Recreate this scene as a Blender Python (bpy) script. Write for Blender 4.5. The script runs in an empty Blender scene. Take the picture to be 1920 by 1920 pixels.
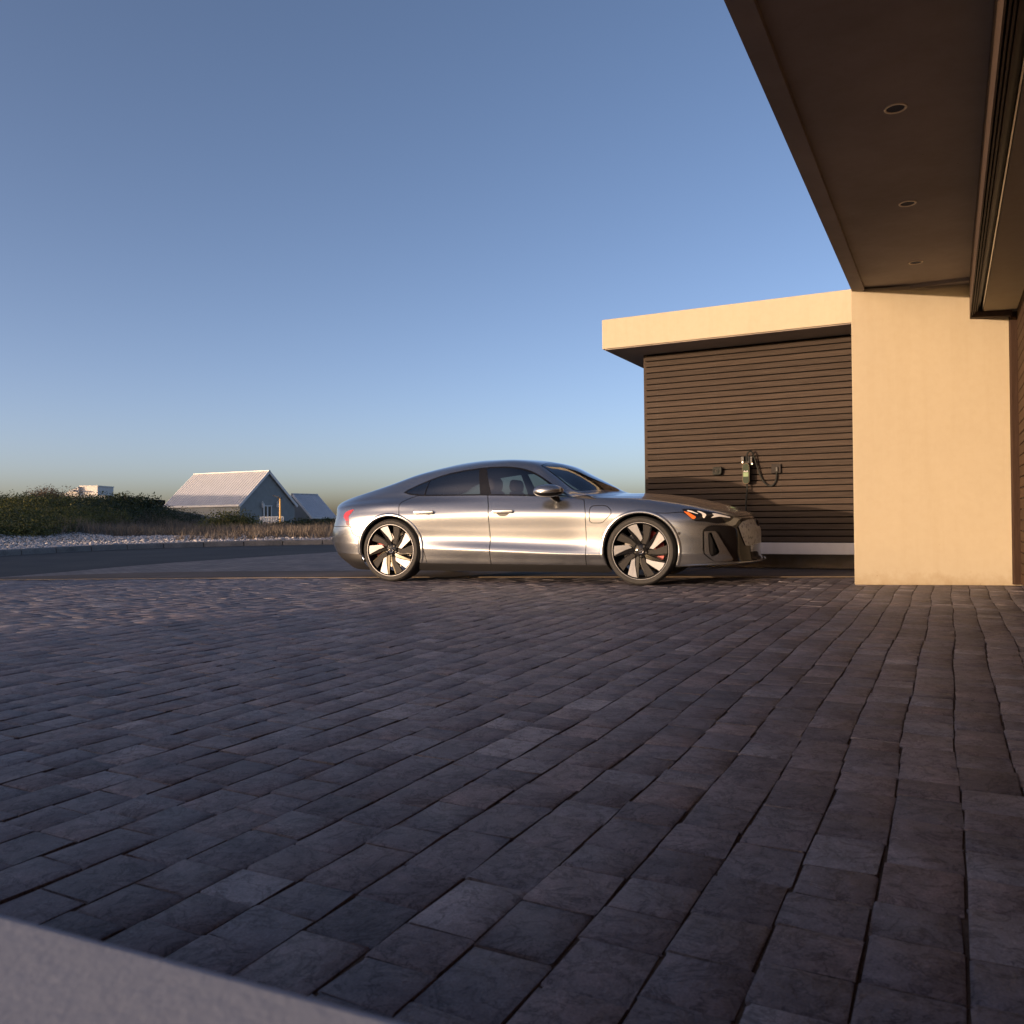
import bpy, bmesh, math, random
import numpy as np
from mathutils import Vector, Matrix
from mathutils.bvhtree import BVHTree

R = math.radians
scene = bpy.context.scene
C = scene.collection
rng = np.random.default_rng(7)
random.seed(7)

# ------------------------------------------------------------------ camera
F_PX, CAM_H, ROLL, HOR_Y = 1585.0, 0.735, 0.0115, 968.0      # in the 1920 px photograph
PITCH = math.atan((HOR_Y - 960) / F_PX)
ex = Vector((1, 0, 0)); ev = Vector((0, -math.sin(PITCH), math.cos(PITCH))); fw = Vector((0, math.cos(PITCH), math.sin(PITCH)))
c_, s_ = math.cos(ROLL), math.sin(ROLL)
cr = c_ * ex - s_ * ev; cu = s_ * ex + c_ * ev
cam_d = bpy.data.cameras.new('camera'); cam = bpy.data.objects.new('camera', cam_d); C.objects.link(cam)
cam.matrix_world = Matrix(((cr.x, cu.x, -fw.x, 0), (cr.y, cu.y, -fw.y, 0), (cr.z, cu.z, -fw.z, CAM_H), (0, 0, 0, 1)))
cam_d.sensor_width = 36; cam_d.lens = 36 * F_PX / 1920; cam_d.clip_start = 0.02; cam_d.clip_end = 6000
cam_d.dof.use_dof = True; cam_d.dof.focus_distance = 8.5; cam_d.dof.aperture_fstop = 10.0
scene.camera = cam
scene.render.resolution_x = 1024; scene.render.resolution_y = 1024

# ------------------------------------------------------------------ light
SUN_AZ, SUN_EL = 56.0, 3.5          # heading the light travels towards (from +Y to +X), elevation
w = bpy.data.worlds.new('World'); scene.world = w; w.use_nodes = True
nt = w.node_tree; nt.nodes.clear()
sky = nt.nodes.new('ShaderNodeTexSky'); sky.sky_type = 'NISHITA'; sky.sun_disc = False
sky.sun_elevation = R(SUN_EL); sky.sun_rotation = R(SUN_AZ + 180)
sky.altitude = 0; sky.air_density = 0.4; sky.dust_density = 2.0; sky.ozone_density = 0.6
bg = nt.nodes.new('ShaderNodeBackground'); bg.inputs[1].default_value = 0.15
wo = nt.nodes.new('ShaderNodeOutputWorld')
wb = nt.nodes.new('ShaderNodeMix'); wb.data_type = 'RGBA'; wb.blend_type = 'MULTIPLY'; wb.inputs[0].default_value = 1.0
wb.inputs[7].default_value = (1.12, 1.02, 1.07, 1)                    # even white balance of the whole sky
hs = nt.nodes.new('ShaderNodeHueSaturation'); hs.inputs['Saturation'].default_value = 1.09
nt.links.new(sky.outputs[0], hs.inputs['Color']); nt.links.new(hs.outputs[0], wb.inputs[6]); nt.links.new(wb.outputs[2], bg.inputs[0]); nt.links.new(bg.outputs[0], wo.inputs[0])
sl = bpy.data.lights.new('sun', 'SUN'); sl.energy = 2.45; sl.angle = R(0.5); sl.color = (1.0, 0.69, 0.46)
so = bpy.data.objects.new('sun', sl); C.objects.link(so)
ldir = Vector((math.sin(R(SUN_AZ)) * math.cos(R(SUN_EL)), math.cos(R(SUN_AZ)) * math.cos(R(SUN_EL)), -math.sin(R(SUN_EL))))
so.rotation_euler = ldir.to_track_quat('-Z', 'Y').to_euler(); so.location = (-20, -16, 12)
scene.view_settings.view_transform = 'Standard'; scene.view_settings.look = 'None'
scene.view_settings.exposure = 1.2; scene.view_settings.gamma = 1.0; scene.view_settings.use_curve_mapping = False

# ------------------------------------------------------------------ pixel -> world helpers (1920 px coordinates)
def ray(u, v):
    d = cr * ((u - 960) / F_PX) + cu * (-(v - 960) / F_PX) + fw
    return d
EYE = Vector((0, 0, CAM_H))
def on_z(u, v, z=0.0):
    d = ray(u, v); t = (z - CAM_H) / d.z
    return EYE + d * t
def at_depth(u, v, y):
    d = ray(u, v); return EYE + d * (y / d.y)
def on_plane(u, v, p0, n):
    d = ray(u, v); t = (p0 - EYE).dot(n) / d.dot(n)
    return EYE + d * t
_v = ray(1779, 958.5); AZ = math.atan2(_v.x, _v.y)
U2 = Vector((math.sin(AZ), math.cos(AZ), 0)); W2 = Vector((math.cos(AZ), -math.sin(AZ), 0)); ZZ = Vector((0, 0, 1))

# ------------------------------------------------------------------ materials
def new_mat(name):
    m = bpy.data.materials.new(name); m.use_nodes = True
    n = m.node_tree; b = n.nodes['Principled BSDF']
    return m, n, b
def coords(n, kind='Object', scale=1.0):
    tc = n.nodes.new('ShaderNodeTexCoord'); mp = n.nodes.new('ShaderNodeMapping')
    if isinstance(scale, (tuple, list)): mp.inputs['Scale'].default_value = scale
    else: mp.inputs['Scale'].default_value = (scale,) * 3
    n.links.new(tc.outputs[kind], mp.inputs[0]); return mp.outputs[0]
def noise(n, vec, scale, detail=4, rough=.55):
    t = n.nodes.new('ShaderNodeTexNoise'); t.inputs['Scale'].default_value = scale
    t.inputs['Detail'].default_value = detail; t.inputs['Roughness'].default_value = rough
    n.links.new(vec, t.inputs['Vector']); return t.outputs['Fac']
def ramp(n, fac, stops):
    r = n.nodes.new('ShaderNodeValToRGB'); e = r.color_ramp.elements
    while len(e) > 1: e.remove(e[-1])
    e[0].position = stops[0][0]; e[0].color = (*stops[0][1], 1)
    for p, c in stops[1:]:
        k = e.new(p); k.color = (*c, 1)
    n.links.new(fac, r.inputs[0]); return r.outputs[0]
def bump(n, h, strength, dist, b):
    k = n.nodes.new('ShaderNodeBump'); k.inputs['Strength'].default_value = strength; k.inputs['Distance'].default_value = dist
    n.links.new(h, k.inputs['Height']); n.links.new(k.outputs[0], b.inputs['Normal']); return k
def mixc(n, fac, a, b, mode='MIX'):
    m = n.nodes.new('ShaderNodeMix'); m.data_type = 'RGBA'; m.blend_type = mode
    for s, v in ((0, fac), (6, a), (7, b)):
        if isinstance(v, (int, float)): m.inputs[s].default_value = v
        elif isinstance(v, tuple): m.inputs[s].default_value = (*v, 1)
        else: n.links.new(v, m.inputs[s])
    return m.outputs[2]
def mth(n, op, a, b=0.0):
    m = n.nodes.new('ShaderNodeMath'); m.operation = op
    for i, v in enumerate((a, b)):
        if isinstance(v, (int, float)): m.inputs[i].default_value = v
        else: n.links.new(v, m.inputs[i])
    return m.outputs[0]
def plain(name, col, rough=.5, metal=0., spec=.5, coat=0., var=.12, nscale=6., bstr=0., bscale=60., bdist=.002):
    m, n, b = new_mat(name)
    b.inputs['Roughness'].default_value = rough; b.inputs['Metallic'].default_value = metal
    b.inputs['Specular IOR Level'].default_value = spec; b.inputs['Coat Weight'].default_value = coat
    b.inputs['Coat Roughness'].default_value = .04
    v = coords(n)
    if var > 0:
        f = noise(n, v, nscale, 5)
        lo = tuple(x * (1 - var) for x in col); hi = tuple(min(1, x * (1 + var)) for x in col)
        n.links.new(ramp(n, f, [(.3, lo), (.7, hi)]), b.inputs['Base Color'])
    else: b.inputs['Base Color'].default_value = (*col, 1)
    if bstr > 0: bump(n, noise(n, v, bscale, 4), bstr, bdist, b)
    return m
M = {}
def stucco(name, col, dirt=.06, bs=.18, bd=.0018, fs=160):
    m, n, b = new_mat(name); v = coords(n); b.inputs['Roughness'].default_value = .85; b.inputs['Specular IOR Level'].default_value = .2
    f = noise(n, v, 1.1, 5, .6); g = noise(n, v, 14, 4, .6)
    c1 = ramp(n, f, [(.3, tuple(x * (1 - dirt) for x in col)), (.65, col)])
    c2 = ramp(n, g, [(.25, (.965, .96, .95)), (.6, (1, 1, 1))])
    cc = mixc(n, 1.0, c1, c2, 'MULTIPLY')
    sp = n.nodes.new('ShaderNodeTexVoronoi'); sp.inputs['Scale'].default_value = 5.0; n.links.new(v, sp.inputs['Vector'])
    pit = ramp(n, sp.outputs['Distance'], [(.012, (.35, .30, .26)), (.03, (1, 1, 1))])
    cc = mixc(n, .8, cc, pit, 'MULTIPLY')
    sv_ = coords(n, 'Object', (5.0, 5.0, .35)); st_k = ramp(n, noise(n, sv_, 1.6, 5, .65), [(.36, (.975, .97, .96)), (.52, (1, 1, 1))])
    gz = n.nodes.new('ShaderNodeNewGeometry'); sx = n.nodes.new('ShaderNodeSeparateXYZ'); n.links.new(gz.outputs['Position'], sx.inputs[0])
    spl = mth(n, 'ADD', sx.outputs['Z'], mth(n, 'MULTIPLY', noise(n, v, 7, 5, .7), .34))
    spl_c = ramp(n, spl, [(.16, (.80, .75, .69)), (.30, (1, 1, 1))])
    n.links.new(mixc(n, 1., mixc(n, 1., cc, st_k, 'MULTIPLY'), spl_c, 'MULTIPLY'), b.inputs['Base Color'])
    h = mth(n, 'ADD', mth(n, 'MULTIPLY', noise(n, v, 3.0, 3), 2.0), noise(n, v, fs, 3, .7))
    bump(n, h, bs, bd, b); return m
M['cream'] = stucco('cream_render', (.41, .36, .265), .05)
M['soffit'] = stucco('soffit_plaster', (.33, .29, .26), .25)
M['plinth'] = stucco('plinth_white', (.62, .60, .60))
M['ledge'] = stucco('ledge_render', (.39, .44, .55), .12, .18, .002, 90)
def wood(name, cols, axis_scale, rough=.75):
    m, n, b = new_mat(name); b.inputs['Roughness'].default_value = rough
    oi = n.nodes.new('ShaderNodeObjectInfo'); tc = n.nodes.new('ShaderNodeTexCoord'); mp = n.nodes.new('ShaderNodeMapping')
    mp.inputs['Scale'].default_value = axis_scale
    ad = n.nodes.new('ShaderNodeVectorMath'); ad.operation = 'ADD'; n.links.new(tc.outputs['Object'], ad.inputs[0])
    cmb = n.nodes.new('ShaderNodeCombineXYZ'); n.links.new(mth(n, 'MULTIPLY', oi.outputs['Random'], 37.0), cmb.inputs[0]); n.links.new(cmb.outputs[0], ad.inputs[1])
    n.links.new(ad.outputs[0], mp.inputs[0])
    f = noise(n, mp.outputs[0], 3.0, 6, .6)
    c = ramp(n, f, [(.25, cols[0]), (.5, cols[1]), (.75, cols[2])])
    t = ramp(n, oi.outputs['Random'], [(0, (.84, .84, .84)), (1, (1.12, 1.1, 1.08))])
    n.links.new(mixc(n, 1.0, c, t, 'MULTIPLY'), b.inputs['Base Color'])
    bump(n, f, .25, .002, b); b.inputs['Specular IOR Level'].default_value = .15; return m
M['slat'] = wood('slat_timber', [(.034, .025, .020), (.047, .036, .029), (.064, .050, .041)], (1.2, 14, 30))
M['door_slat'] = wood('door_timber', [(.035, .02, .011), (.05, .028, .016), (.07, .04, .022)], (1.2, 14, 30))
M['dark_wood'] = wood('dark_timber', [(.022, .013, .009), (.034, .020, .014), (.046, .028, .02)], (20, 20, 1.5))
M['backing'] = plain('wall_backing', (.009, .008, .0075), .95, spec=.1)
M['black_metal'] = plain('black_metal', (.02, .02, .02), .45, .2)
M['bronze_metal'] = plain('bronze_metal', (.075, .048, .032), .6, .0, var=.2, nscale=20)
M['steel'] = plain('steel', (.55, .53, .50), .3, 1.)

def paver_mat():
    m, n, b = new_mat('paver_slate'); g = n.nodes.new('ShaderNodeNewGeometry'); oi = n.nodes.new('ShaderNodeObjectInfo')
    rnd = mth(n, 'FRACT', mth(n, 'ADD', g.outputs['Random Per Island'], mth(n, 'MULTIPLY', oi.outputs['Random'], 7.31)))
    pos = n.nodes.new('ShaderNodeVectorMath'); pos.operation = 'ADD'
    cmb = n.nodes.new('ShaderNodeCombineXYZ'); n.links.new(mth(n, 'MULTIPLY', rnd, 53.0), cmb.inputs[2])
    n.links.new(g.outputs['Position'], pos.inputs[0]); n.links.new(cmb.outputs[0], pos.inputs[1]); v = pos.outputs[0]
    base = ramp(n, rnd, [(0, (.110, .108, .128)), (.25, (.152, .144, .168)), (.5, (.134, .136, .162)), (.75, (.190, .170, .184)), (.93, (.170, .177, .210)), (1, (.245, .246, .276))])
    cl = noise(n, v, 9, 6, .62); cl2 = noise(n, v, 38, 5, .6)
    t = ramp(n, cl, [(.25, (.62, .60, .62)), (.5, (1, .98, .97)), (.75, (1.35, 1.24, 1.18))])
    t2 = ramp(n, cl2, [(.3, (.80, .80, .80)), (.7, (1.15, 1.15, 1.15))])
    big = noise(n, g.outputs['Position'], .55, 4, .6)
    t3 = ramp(n, big, [(.3, (.82, .83, .86)), (.7, (1.14, 1.08, 1.04))])
    col = mixc(n, 1., mixc(n, 1., mixc(n, 1., base, t, 'MULTIPLY'), t2, 'MULTIPLY'), t3, 'MULTIPLY')
    vn = n.nodes.new('ShaderNodeTexNoise'); vn.inputs['Scale'].default_value = 11; vn.inputs['Detail'].default_value = 6; vn.inputs['Roughness'].default_value = .65; vn.inputs['Distortion'].default_value = .7; n.links.new(v, vn.inputs['Vector'])
    vein = mth(n, 'ABSOLUTE', mth(n, 'SUBTRACT', vn.outputs['Fac'], .5))
    col = mixc(n, 1., col, ramp(n, vein, [(.0, (.50, .48, .50)), (.022, (.92, .92, .92)), (.05, (1.06, 1.05, 1.05)), (.2, (1, 1, 1))]), 'MULTIPLY')
    grit = noise(n, v, 190, 3, .7)
    col = mixc(n, 1., col, ramp(n, grit, [(.32, (.72, .72, .73)), (.5, (1, 1, 1)), (.72, (1.28, 1.27, 1.26))]), 'MULTIPLY')
    n.links.new(col, b.inputs['Base Color'])
    b.inputs['Roughness'].default_value = .62; b.inputs['Specular IOR Level'].default_value = .35
    # riven surface: terraced flakes plus grain
    wv = n.nodes.new('ShaderNodeTexNoise'); wv.inputs['Scale'].default_value = 7; wv.inputs['Detail'].default_value = 3; wv.inputs['Distortion'].default_value = .6
    n.links.new(v, wv.inputs['Vector'])
    ter = mth(n, 'SNAP', wv.outputs['Fac'], .085)
    h = mth(n, 'ADD', mth(n, 'ADD', mth(n, 'MULTIPLY', ter, 3.2), mth(n, 'MULTIPLY', cl, 1.6)), mth(n, 'ADD', mth(n, 'MULTIPLY', cl2, .55), mth(n, 'MULTIPLY', grit, .22)))
    bump(n, h, .95, .0055, b); return m
M['paver'] = paver_mat()
def ground_mat(name, cols, scale, rough=.9, bs=.5, bd=.01, fine=90):
    m, n, b = new_mat(name); g = n.nodes.new('ShaderNodeNewGeometry'); v = g.outputs['Position']
    b.inputs['Roughness'].default_value = rough; b.inputs['Specular IOR Level'].default_value = .25
    f = noise(n, v, scale, 6, .6); k = noise(n, v, fine, 4, .7)
    c = ramp(n, f, [(.3, cols[0]), (.5, cols[1]), (.7, cols[2])])
    c2 = ramp(n, k, [(.3, (.7, .7, .7)), (.7, (1.25, 1.25, 1.25))])
    n.links.new(mixc(n, 1., c, c2, 'MULTIPLY'), b.inputs['Base Color'])
    bump(n, k, bs, bd, b); return m
M['joint'] = ground_mat('joint_sand', [(.05, .036, .029), (.075, .054, .043), (.10, .074, .058)], 4)
M['asphalt'] = ground_mat('asphalt', [(.030, .032, .036), (.040, .042, .046), (.055, .055, .057)], .7, .8, .5, .006, 120)
M['concrete'] = ground_mat('gutter_concrete', [(.085, .070, .062), (.110, .090, .078), (.135, .112, .098)], 1.2, .9, .4, .004, 60)
M['kerb'] = ground_mat('kerb_concrete', [(.13, .125, .12), (.18, .172, .165), (.22, .21, .20)], 2.5, .9, .4, .005, 40)
M['soil'] = ground_mat('sandy_soil', [(.10, .088, .075), (.145, .125, .105), (.20, .175, .15)], .8, .95, .6, .03, 20)
M['far_ground'] = ground_mat('coastal_ground', [(.07, .068, .05), (.11, .10, .075), (.15, .135, .11)], .05, .95, .3, .05, 2)
M['stone'] = ground_mat('verge_stone', [(.34, .32, .32), (.47, .45, .45), (.60, .58, .57)], 9, .85, .3, .004, 60)
def line_paving():
    m, n, b = new_mat('far_paving'); g = n.nodes.new('ShaderNodeNewGeometry')
    mp = n.nodes.new('ShaderNodeMapping'); mp.inputs['Rotation'].default_value = (0, 0, AZ - math.pi / 2); n.links.new(g.outputs['Position'], mp.inputs[0])
    br = n.nodes.new('ShaderNodeTexBrick'); br.inputs['Scale'].default_value = 1.0; br.inputs['Brick Width'].default_value = .18; br.inputs['Row Height'].default_value = .15
    br.inputs['Mortar Size'].default_value = .008; br.inputs['Color1'].default_value = (.115, .097, .094, 1); br.inputs['Color2'].default_value = (.19, .165, .155, 1); br.inputs['Mortar'].default_value = (.05, .04, .034, 1)
    n.links.new(mp.outputs[0], br.inputs['Vector'])
    f = noise(n, g.outputs['Position'], 1.2, 5)
    n.links.new(mixc(n, 1., br.outputs['Color'], ramp(n, f, [(.3, (.75, .75, .77)), (.7, (1.2, 1.15, 1.12))]), 'MULTIPLY'), b.inputs['Base Color'])
    b.inputs['Roughness'].default_value = .7
    bump(n, mth(n, 'ADD', mth(n, 'MULTIPLY', br.outputs['Fac'], -1.), noise(n, g.outputs['Position'], 30, 4)), .6, .008, b); return m
M['far_paving'] = line_paving()
def leaf_mat(name, cols, trans=.25, rough=.5):
    m, n, b = new_mat(name); g = n.nodes.new('ShaderNodeNewGeometry')
    big = noise(n, g.outputs['Position'], .9, 3)
    f = mth(n, 'ADD', mth(n, 'MULTIPLY', g.outputs['Random Per Island'], .6), mth(n, 'MULTIPLY', big, .5))
    n.links.new(ramp(n, f, [(.2, cols[0]), (.5, cols[1]), (.85, cols[2])]), b.inputs['Base Color'])
    b.inputs['Roughness'].default_value = rough; b.inputs['Specular IOR Level'].default_value = .3
    tr = n.nodes.new('ShaderNodeBsdfTranslucent'); mx = n.nodes.new('ShaderNodeMixShader'); mx.inputs[0].default_value = trans
    tr.inputs[0].default_value = (*[min(1, x * 1.6) for x in cols[1]], 1)
    out = n.nodes['Material Output']; n.links.new(b.outputs[0], mx.inputs[1]); n.links.new(tr.outputs[0], mx.inputs[2]); n.links.new(mx.outputs[0], out.inputs[0]); return m
M['leaf'] = leaf_mat('scrub_leaf', [(.028, .040, .013), (.080, .088, .024), (.20, .175, .048)])
M['leaf_dark'] = leaf_mat('scrub_leaf_dark', [(.014, .022, .009), (.026, .038, .013), (.045, .058, .02)])
M['leaf_brown'] = leaf_mat('scrub_brown', [(.045, .032, .022), (.075, .055, .038), (.11, .085, .055)])
M['dry_grass'] = leaf_mat('dry_grass', [(.095, .075, .055), (.16, .13, .10), (.25, .21, .165)], .2, .8)
M['bark'] = plain('bark', (.06, .045, .035), .9)

# ------------------------------------------------------------------ mesh helpers
def tag(o, label=None, cat=None, group=None, kind=None):
    for k, v in (('label', label), ('category', cat), ('group', group), ('kind', kind)):
        if v: o[k] = v
    return o
def link(o, parent=None):
    C.objects.link(o)
    if parent is not None: o.parent = parent
    return o
def empty(name, loc=(0, 0, 0), rz=0.0):
    o = bpy.data.objects.new(name, None); C.objects.link(o); o.location = loc; o.rotation_euler = (0, 0, rz); o.empty_display_size = .2; return o
def mesh_np(name, V, F, mat, parent=None, smooth=False):
    """V (n,3), F list/array of faces"""
    me = bpy.data.meshes.new(name)
    if isinstance(F, np.ndarray):
        k = F.shape[1]
        me.vertices.add(len(V)); me.vertices.foreach_set('co', np.asarray(V, np.float32).ravel())
        me.loops.add(F.size); me.loops.foreach_set('vertex_index', F.astype(np.int32).ravel())
        me.polygons.add(len(F)); me.polygons.foreach_set('loop_start', np.arange(0, F.size, k, dtype=np.int32))
        me.polygons.foreach_set('loop_total', np.full(len(F), k, dtype=np.int32)); me.update(calc_edges=True)
    else:
        me.from_pydata([tuple(v) for v in V], [], F); me.update()
    if smooth: me.polygons.foreach_set('use_smooth', np.ones(len(me.polygons), bool))
    me.materials.append(mat)
    return link(bpy.data.objects.new(name, me), parent)
class MB:
    def __init__(s): s.v = []; s.f = []
    def add(s, vs, fs):
        k = len(s.v); s.v += [Vector(x) for x in vs]; s.f += [[i + k for i in f] for f in fs]; return s
    def box(s, c, a, b, d, ha, hb, hd):
        """box centred c with unit axes a,b,d and half sizes"""
        c, a, b, d = Vector(c), Vector(a), Vector(b), Vector(d)
        vs = [c + a * ha * i + b * hb * j + d * hd * k for i in (-1, 1) for j in (-1, 1) for k in (-1, 1)]
        return s.add(vs, [(0, 1, 3, 2), (4, 6, 7, 5), (0, 4, 5, 1), (2, 3, 7, 6), (0, 2, 6, 4), (1, 5, 7, 3)])
    def prism(s, pts, d):
        """closed polygon pts extruded by vector d"""
        n = len(pts); d = Vector(d); vs = [Vector(p) for p in pts] + [Vector(p) + d for p in pts]
        return s.add(vs, [list(range(n))[::-1], list(range(n, 2 * n))] + [(i, (i + 1) % n, n + (i + 1) % n, n + i) for i in range(n)])
    def tube(s, pts, r, n=8, cap=True):
        pts = [Vector(p) for p in pts]; m = len(pts); rs = r if isinstance(r, (list, tuple)) else [r] * m
        vs = []; prev = None
        for i, p in enumerate(pts):
            t = (pts[min(i + 1, m - 1)] - pts[max(i - 1, 0)]).normalized()
            a = t.cross(prev if prev is not None and abs(t.dot(prev)) < .95 else (ZZ if abs(t.z) < .9 else Vector((1, 0, 0)))).normalized()
            b = t.cross(a); prev = -b if prev is None else prev
            b = t.cross(a).normalized()
            vs += [p + (a * math.cos(2 * math.pi * k / n) + b * math.sin(2 * math.pi * k / n)) * rs[i] for k in range(n)]
        fs = [(i * n + k, i * n + (k + 1) % n, (i + 1) * n + (k + 1) % n, (i + 1) * n + k) for i in range(m - 1) for k in range(n)]
        if cap: fs += [list(range(n))[::-1], list(range((m - 1) * n, m * n))]
        return s.add(vs, fs)
    def lathe(s, prof, c, ax, a, n=32, close=False):
        """prof [(r,h)] about axis ax through c, a = perpendicular start"""
        c, ax, a = Vector(c), Vector(ax).normalized(), Vector(a).normalized(); b = ax.cross(a)
        vs = [c + ax * h + (a * math.cos(2 * math.pi * k / n) + b * math.sin(2 * math.pi * k / n)) * r for r, h in prof for k in range(n)]
        m = len(prof); fs = [(i * n + k, i * n + (k + 1) % n, ((i + 1) % m) * n + (k + 1) % n, ((i + 1) % m) * n + k) for i in range(m if close else m - 1) for k in range(n)]
        return s.add(vs, fs)
    def build(s, name, mat, parent=None, smooth=False, bevel=0.0, seg=2):
        me = bpy.data.meshes.new(name); me.from_pydata(s.v, [], s.f); me.update()
        bm = bmesh.new(); bm.from_mesh(me); bmesh.ops.recalc_face_normals(bm, faces=bm.faces)
        if bevel > 0: bmesh.ops.bevel(bm, geom=[e for e in bm.edges if len(e.link_faces) == 2 and e.calc_face_angle(0) > .5], offset=bevel, segments=seg, affect='EDGES', profile=.5)
        bm.to_mesh(me); bm.free()
        if smooth:
            me.polygons.foreach_set('use_smooth', np.ones(len(me.polygons), bool))
            try: me.set_sharp_from_angle(angle=R(38))
            except Exception: pass
        me.materials.append(mat); return link(bpy.data.objects.new(name, me), parent)
def smooth_curve(pts, n=40):
    """Catmull-Rom through points"""
    P = [Vector(p) for p in pts]; P = [P[0] * 2 - P[1]] + P + [P[-1] * 2 - P[-2]]; out = []
    for i in range(1, len(P) - 2):
        k = max(2, n // (len(P) - 3))
        for j in range(k):
            t = j / k; a, b, c, d = P[i - 1:i + 3]
            out.append(.5 * ((2 * b) + (c - a) * t + (2 * a - 5 * b + 4 * c - d) * t * t + (3 * b - a - 3 * c + d) * t ** 3))
    out.append(P[-2]); return out

# ================================================================== GROUND
def struct(o): return tag(o, kind='structure')
struct(MB().add([(-3000, -3000, -.30), (3000, -3000, -.30), (3000, 3000, -.30), (-3000, 3000, -.30)], [(0, 1, 2, 3)]).build('ground', M['far_ground']))
KERB = smooth_curve([(-16.5, 6, 0), (-14.2, 12.0, 0), (-12.5, 16.2, 0), (-11.6, 18.7, 0), (-11.0, 20.7, 0), (-10.1, 22.6, 0), (-8.3, 24.1, 0), (-5.2, 24.8, 0), (0, 25.0, 0), (8, 25.1, 0), (26, 25.1, 0)], 220)
NEAR = smooth_curve([(-9.5, 6.0, 0), (-8.0, 9.3, 0), (-7.05, 11.2, 0), (-6.65, 12.3, 0), (-6.35, 13.6, 0), (-5.95, 14.8, 0), (-5.25, 16.2, 0), (-4.5, 17.6, 0), (-3.4, 19.2, 0), (-1.2, 20.2, 0), (3, 20.6, 0), (10, 20.6, 0), (26, 20.6, 0)], 120)
EDGE = smooth_curve([(-9.6, 10.55, 0), (-6.5, 10.70, 0), (-2.2, 10.45, 0), (1.0, 10.02, 0), (3.9, 9.57, 0), (9.0, 8.8, 0)], 50)
def sheet(name, poly, z, mat):
    bm = bmesh.new(); vs = [bm.verts.new((p[0], p[1], z)) for p in poly]; f = bm.faces.new(vs); bmesh.ops.triangulate(bm, faces=[f])
    bmesh.ops.recalc_face_normals(bm, faces=bm.faces)
    me = bpy.data.meshes.new(name); bm.to_mesh(me); bm.free()
    if len(me.polygons) and me.polygons[0].normal.z < 0: me.flip_normals()
    me.materials.append(mat); return struct(link(bpy.data.objects.new(name, me)))
sheet('road', [(-40, -14), (-30, 6)] + [(p.x, p.y) for p in KERB] + [(26, 8), (26, -14)], -.030, M['asphalt'])
sheet('paved_apron', [(p.x, p.y) for p in NEAR] + [(26, 6)], -.010, M['far_paving'])
gut = [(p.x, p.y) for p in EDGE]
GUT = smooth_curve([(-9.6, 10.9, 0), (-7.3, 11.15, 0), (-5.2, 12.05, 0), (-2.4, 11.95, 0), (1.5, 11.5, 0), (9, 10.6, 0)], 40)
sheet('gutter', gut[::-1] + [(p.x, p.y) for p in GUT], -.006, M['concrete'])
# pale edge course of the courtyard
mb = MB(); 
for a, b in zip(EDGE[:-1], EDGE[1:]):
    n = Vector((-(b - a).y, (b - a).x, 0)).normalized()
    mb.add([a + ZZ * .007, b + ZZ * .007, b + n * .018 + ZZ * .007, a + n * .018 + ZZ * .007, a + ZZ * .001, b + ZZ * .001], [(0, 1, 2, 3), (4, 5, 1, 0)])
struct(mb.build('courtyard_edge', plain('edge_course', (.21, .16, .105), .7)))
yard = sheet('courtyard', [(-9.6, -6), (9, -6)] + [(p.x, p.y) for p in EDGE[::-1]], -.0065, M['joint'])

# ---- pavers: rows run along U2
def paver_variant(k):
    """flat riven slab, worn arris, square skirt"""
    r = np.random.default_rng(100 + k); n = 4; V = []; g2 = np.array([-.5, -.455, .455, .5])
    for j in range(n):
        for i in range(n):
            x, y = g2[i], g2[j]; edge = (i in (0, n - 1)) + (j in (0, n - 1))
            sx_, sy_ = (.012, .012)
            x += r.normal(0, sx_ if i in (1, 2) else .010); y += r.normal(0, sy_ if j in (1, 2) else .010)
            V.append((x, y, r.normal(0, .0013) - (.0022 if edge == 1 else .0040 if edge == 2 else 0)))
    ring = [0, 1, 2, 3, 7, 11, 15, 14, 13, 12, 8, 4]
    F = [(j * n + i, j * n + i + 1, (j + 1) * n + i + 1, (j + 1) * n + i) for j in range(n - 1) for i in range(n - 1)]
    b = len(V)
    for q in ring: V.append(V[q])
    for q in ring: V.append((V[q][0] * 1.01, V[q][1] * 1.01, -.020))
    F += [(b + i, b + 12 + i, b + 12 + (i + 1) % 12, b + (i + 1) % 12) for i in range(12)]
    return np.array(V), np.array(F)
VAR = [paver_variant(k) for k in range(24)]
EX = np.array([p.x for p in EDGE]); EY = np.array([p.y for p in EDGE])
rows = []
b0 = -12.5; rr = np.random.default_rng(5)
items = []
PIER_N = None
bpos = b0
while bpos < 6.5:
    wd = .149 + rr.normal(0, .003); a = -2.0 + rr.random() * .2; drift = rr.random() * 6
    while a < 16:
        L = rr.choice([.125, .145, .165, .19, .215], p=[.2, .3, .25, .15, .1]) * (1 + rr.normal(0, .03))
        wob = .007 * math.sin(a * 1.3 + bpos * .9) + .005 * math.sin(a * 3.7 + bpos * 1.7) + rr.normal(0, .0012)
        ca = a + L / 2; cb = bpos + wd / 2 + wob
        X = U2.x * ca + W2.x * cb; Y = U2.y * ca + W2.y * cb
        if .75 < Y and abs(X) < .62 * Y + 1.3 and Y + .075 < np.interp(X, EX, EY): items.append((X, Y, L, wd, rr.integers(24), rr.normal(0, .0008), rr.normal(0, .007), rr.normal(0, .0045), rr.normal(0, .0045)))
        a += L
    bpos += wd
items.sort(key=lambda t: t[1])
vis = [t for t in items if abs(t[0]) < .61 * t[1]]
SHARED = []
for V, F in VAR:
    me = bpy.data.meshes.new('paver'); me.from_pydata([tuple(v) for v in V], [], [tuple(int(i) for i in f) for f in F]); me.update()
    me.polygons.foreach_set('use_smooth', np.ones(len(me.polygons), bool)); me.materials.append(M['paver']); SHARED.append(me)
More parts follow.
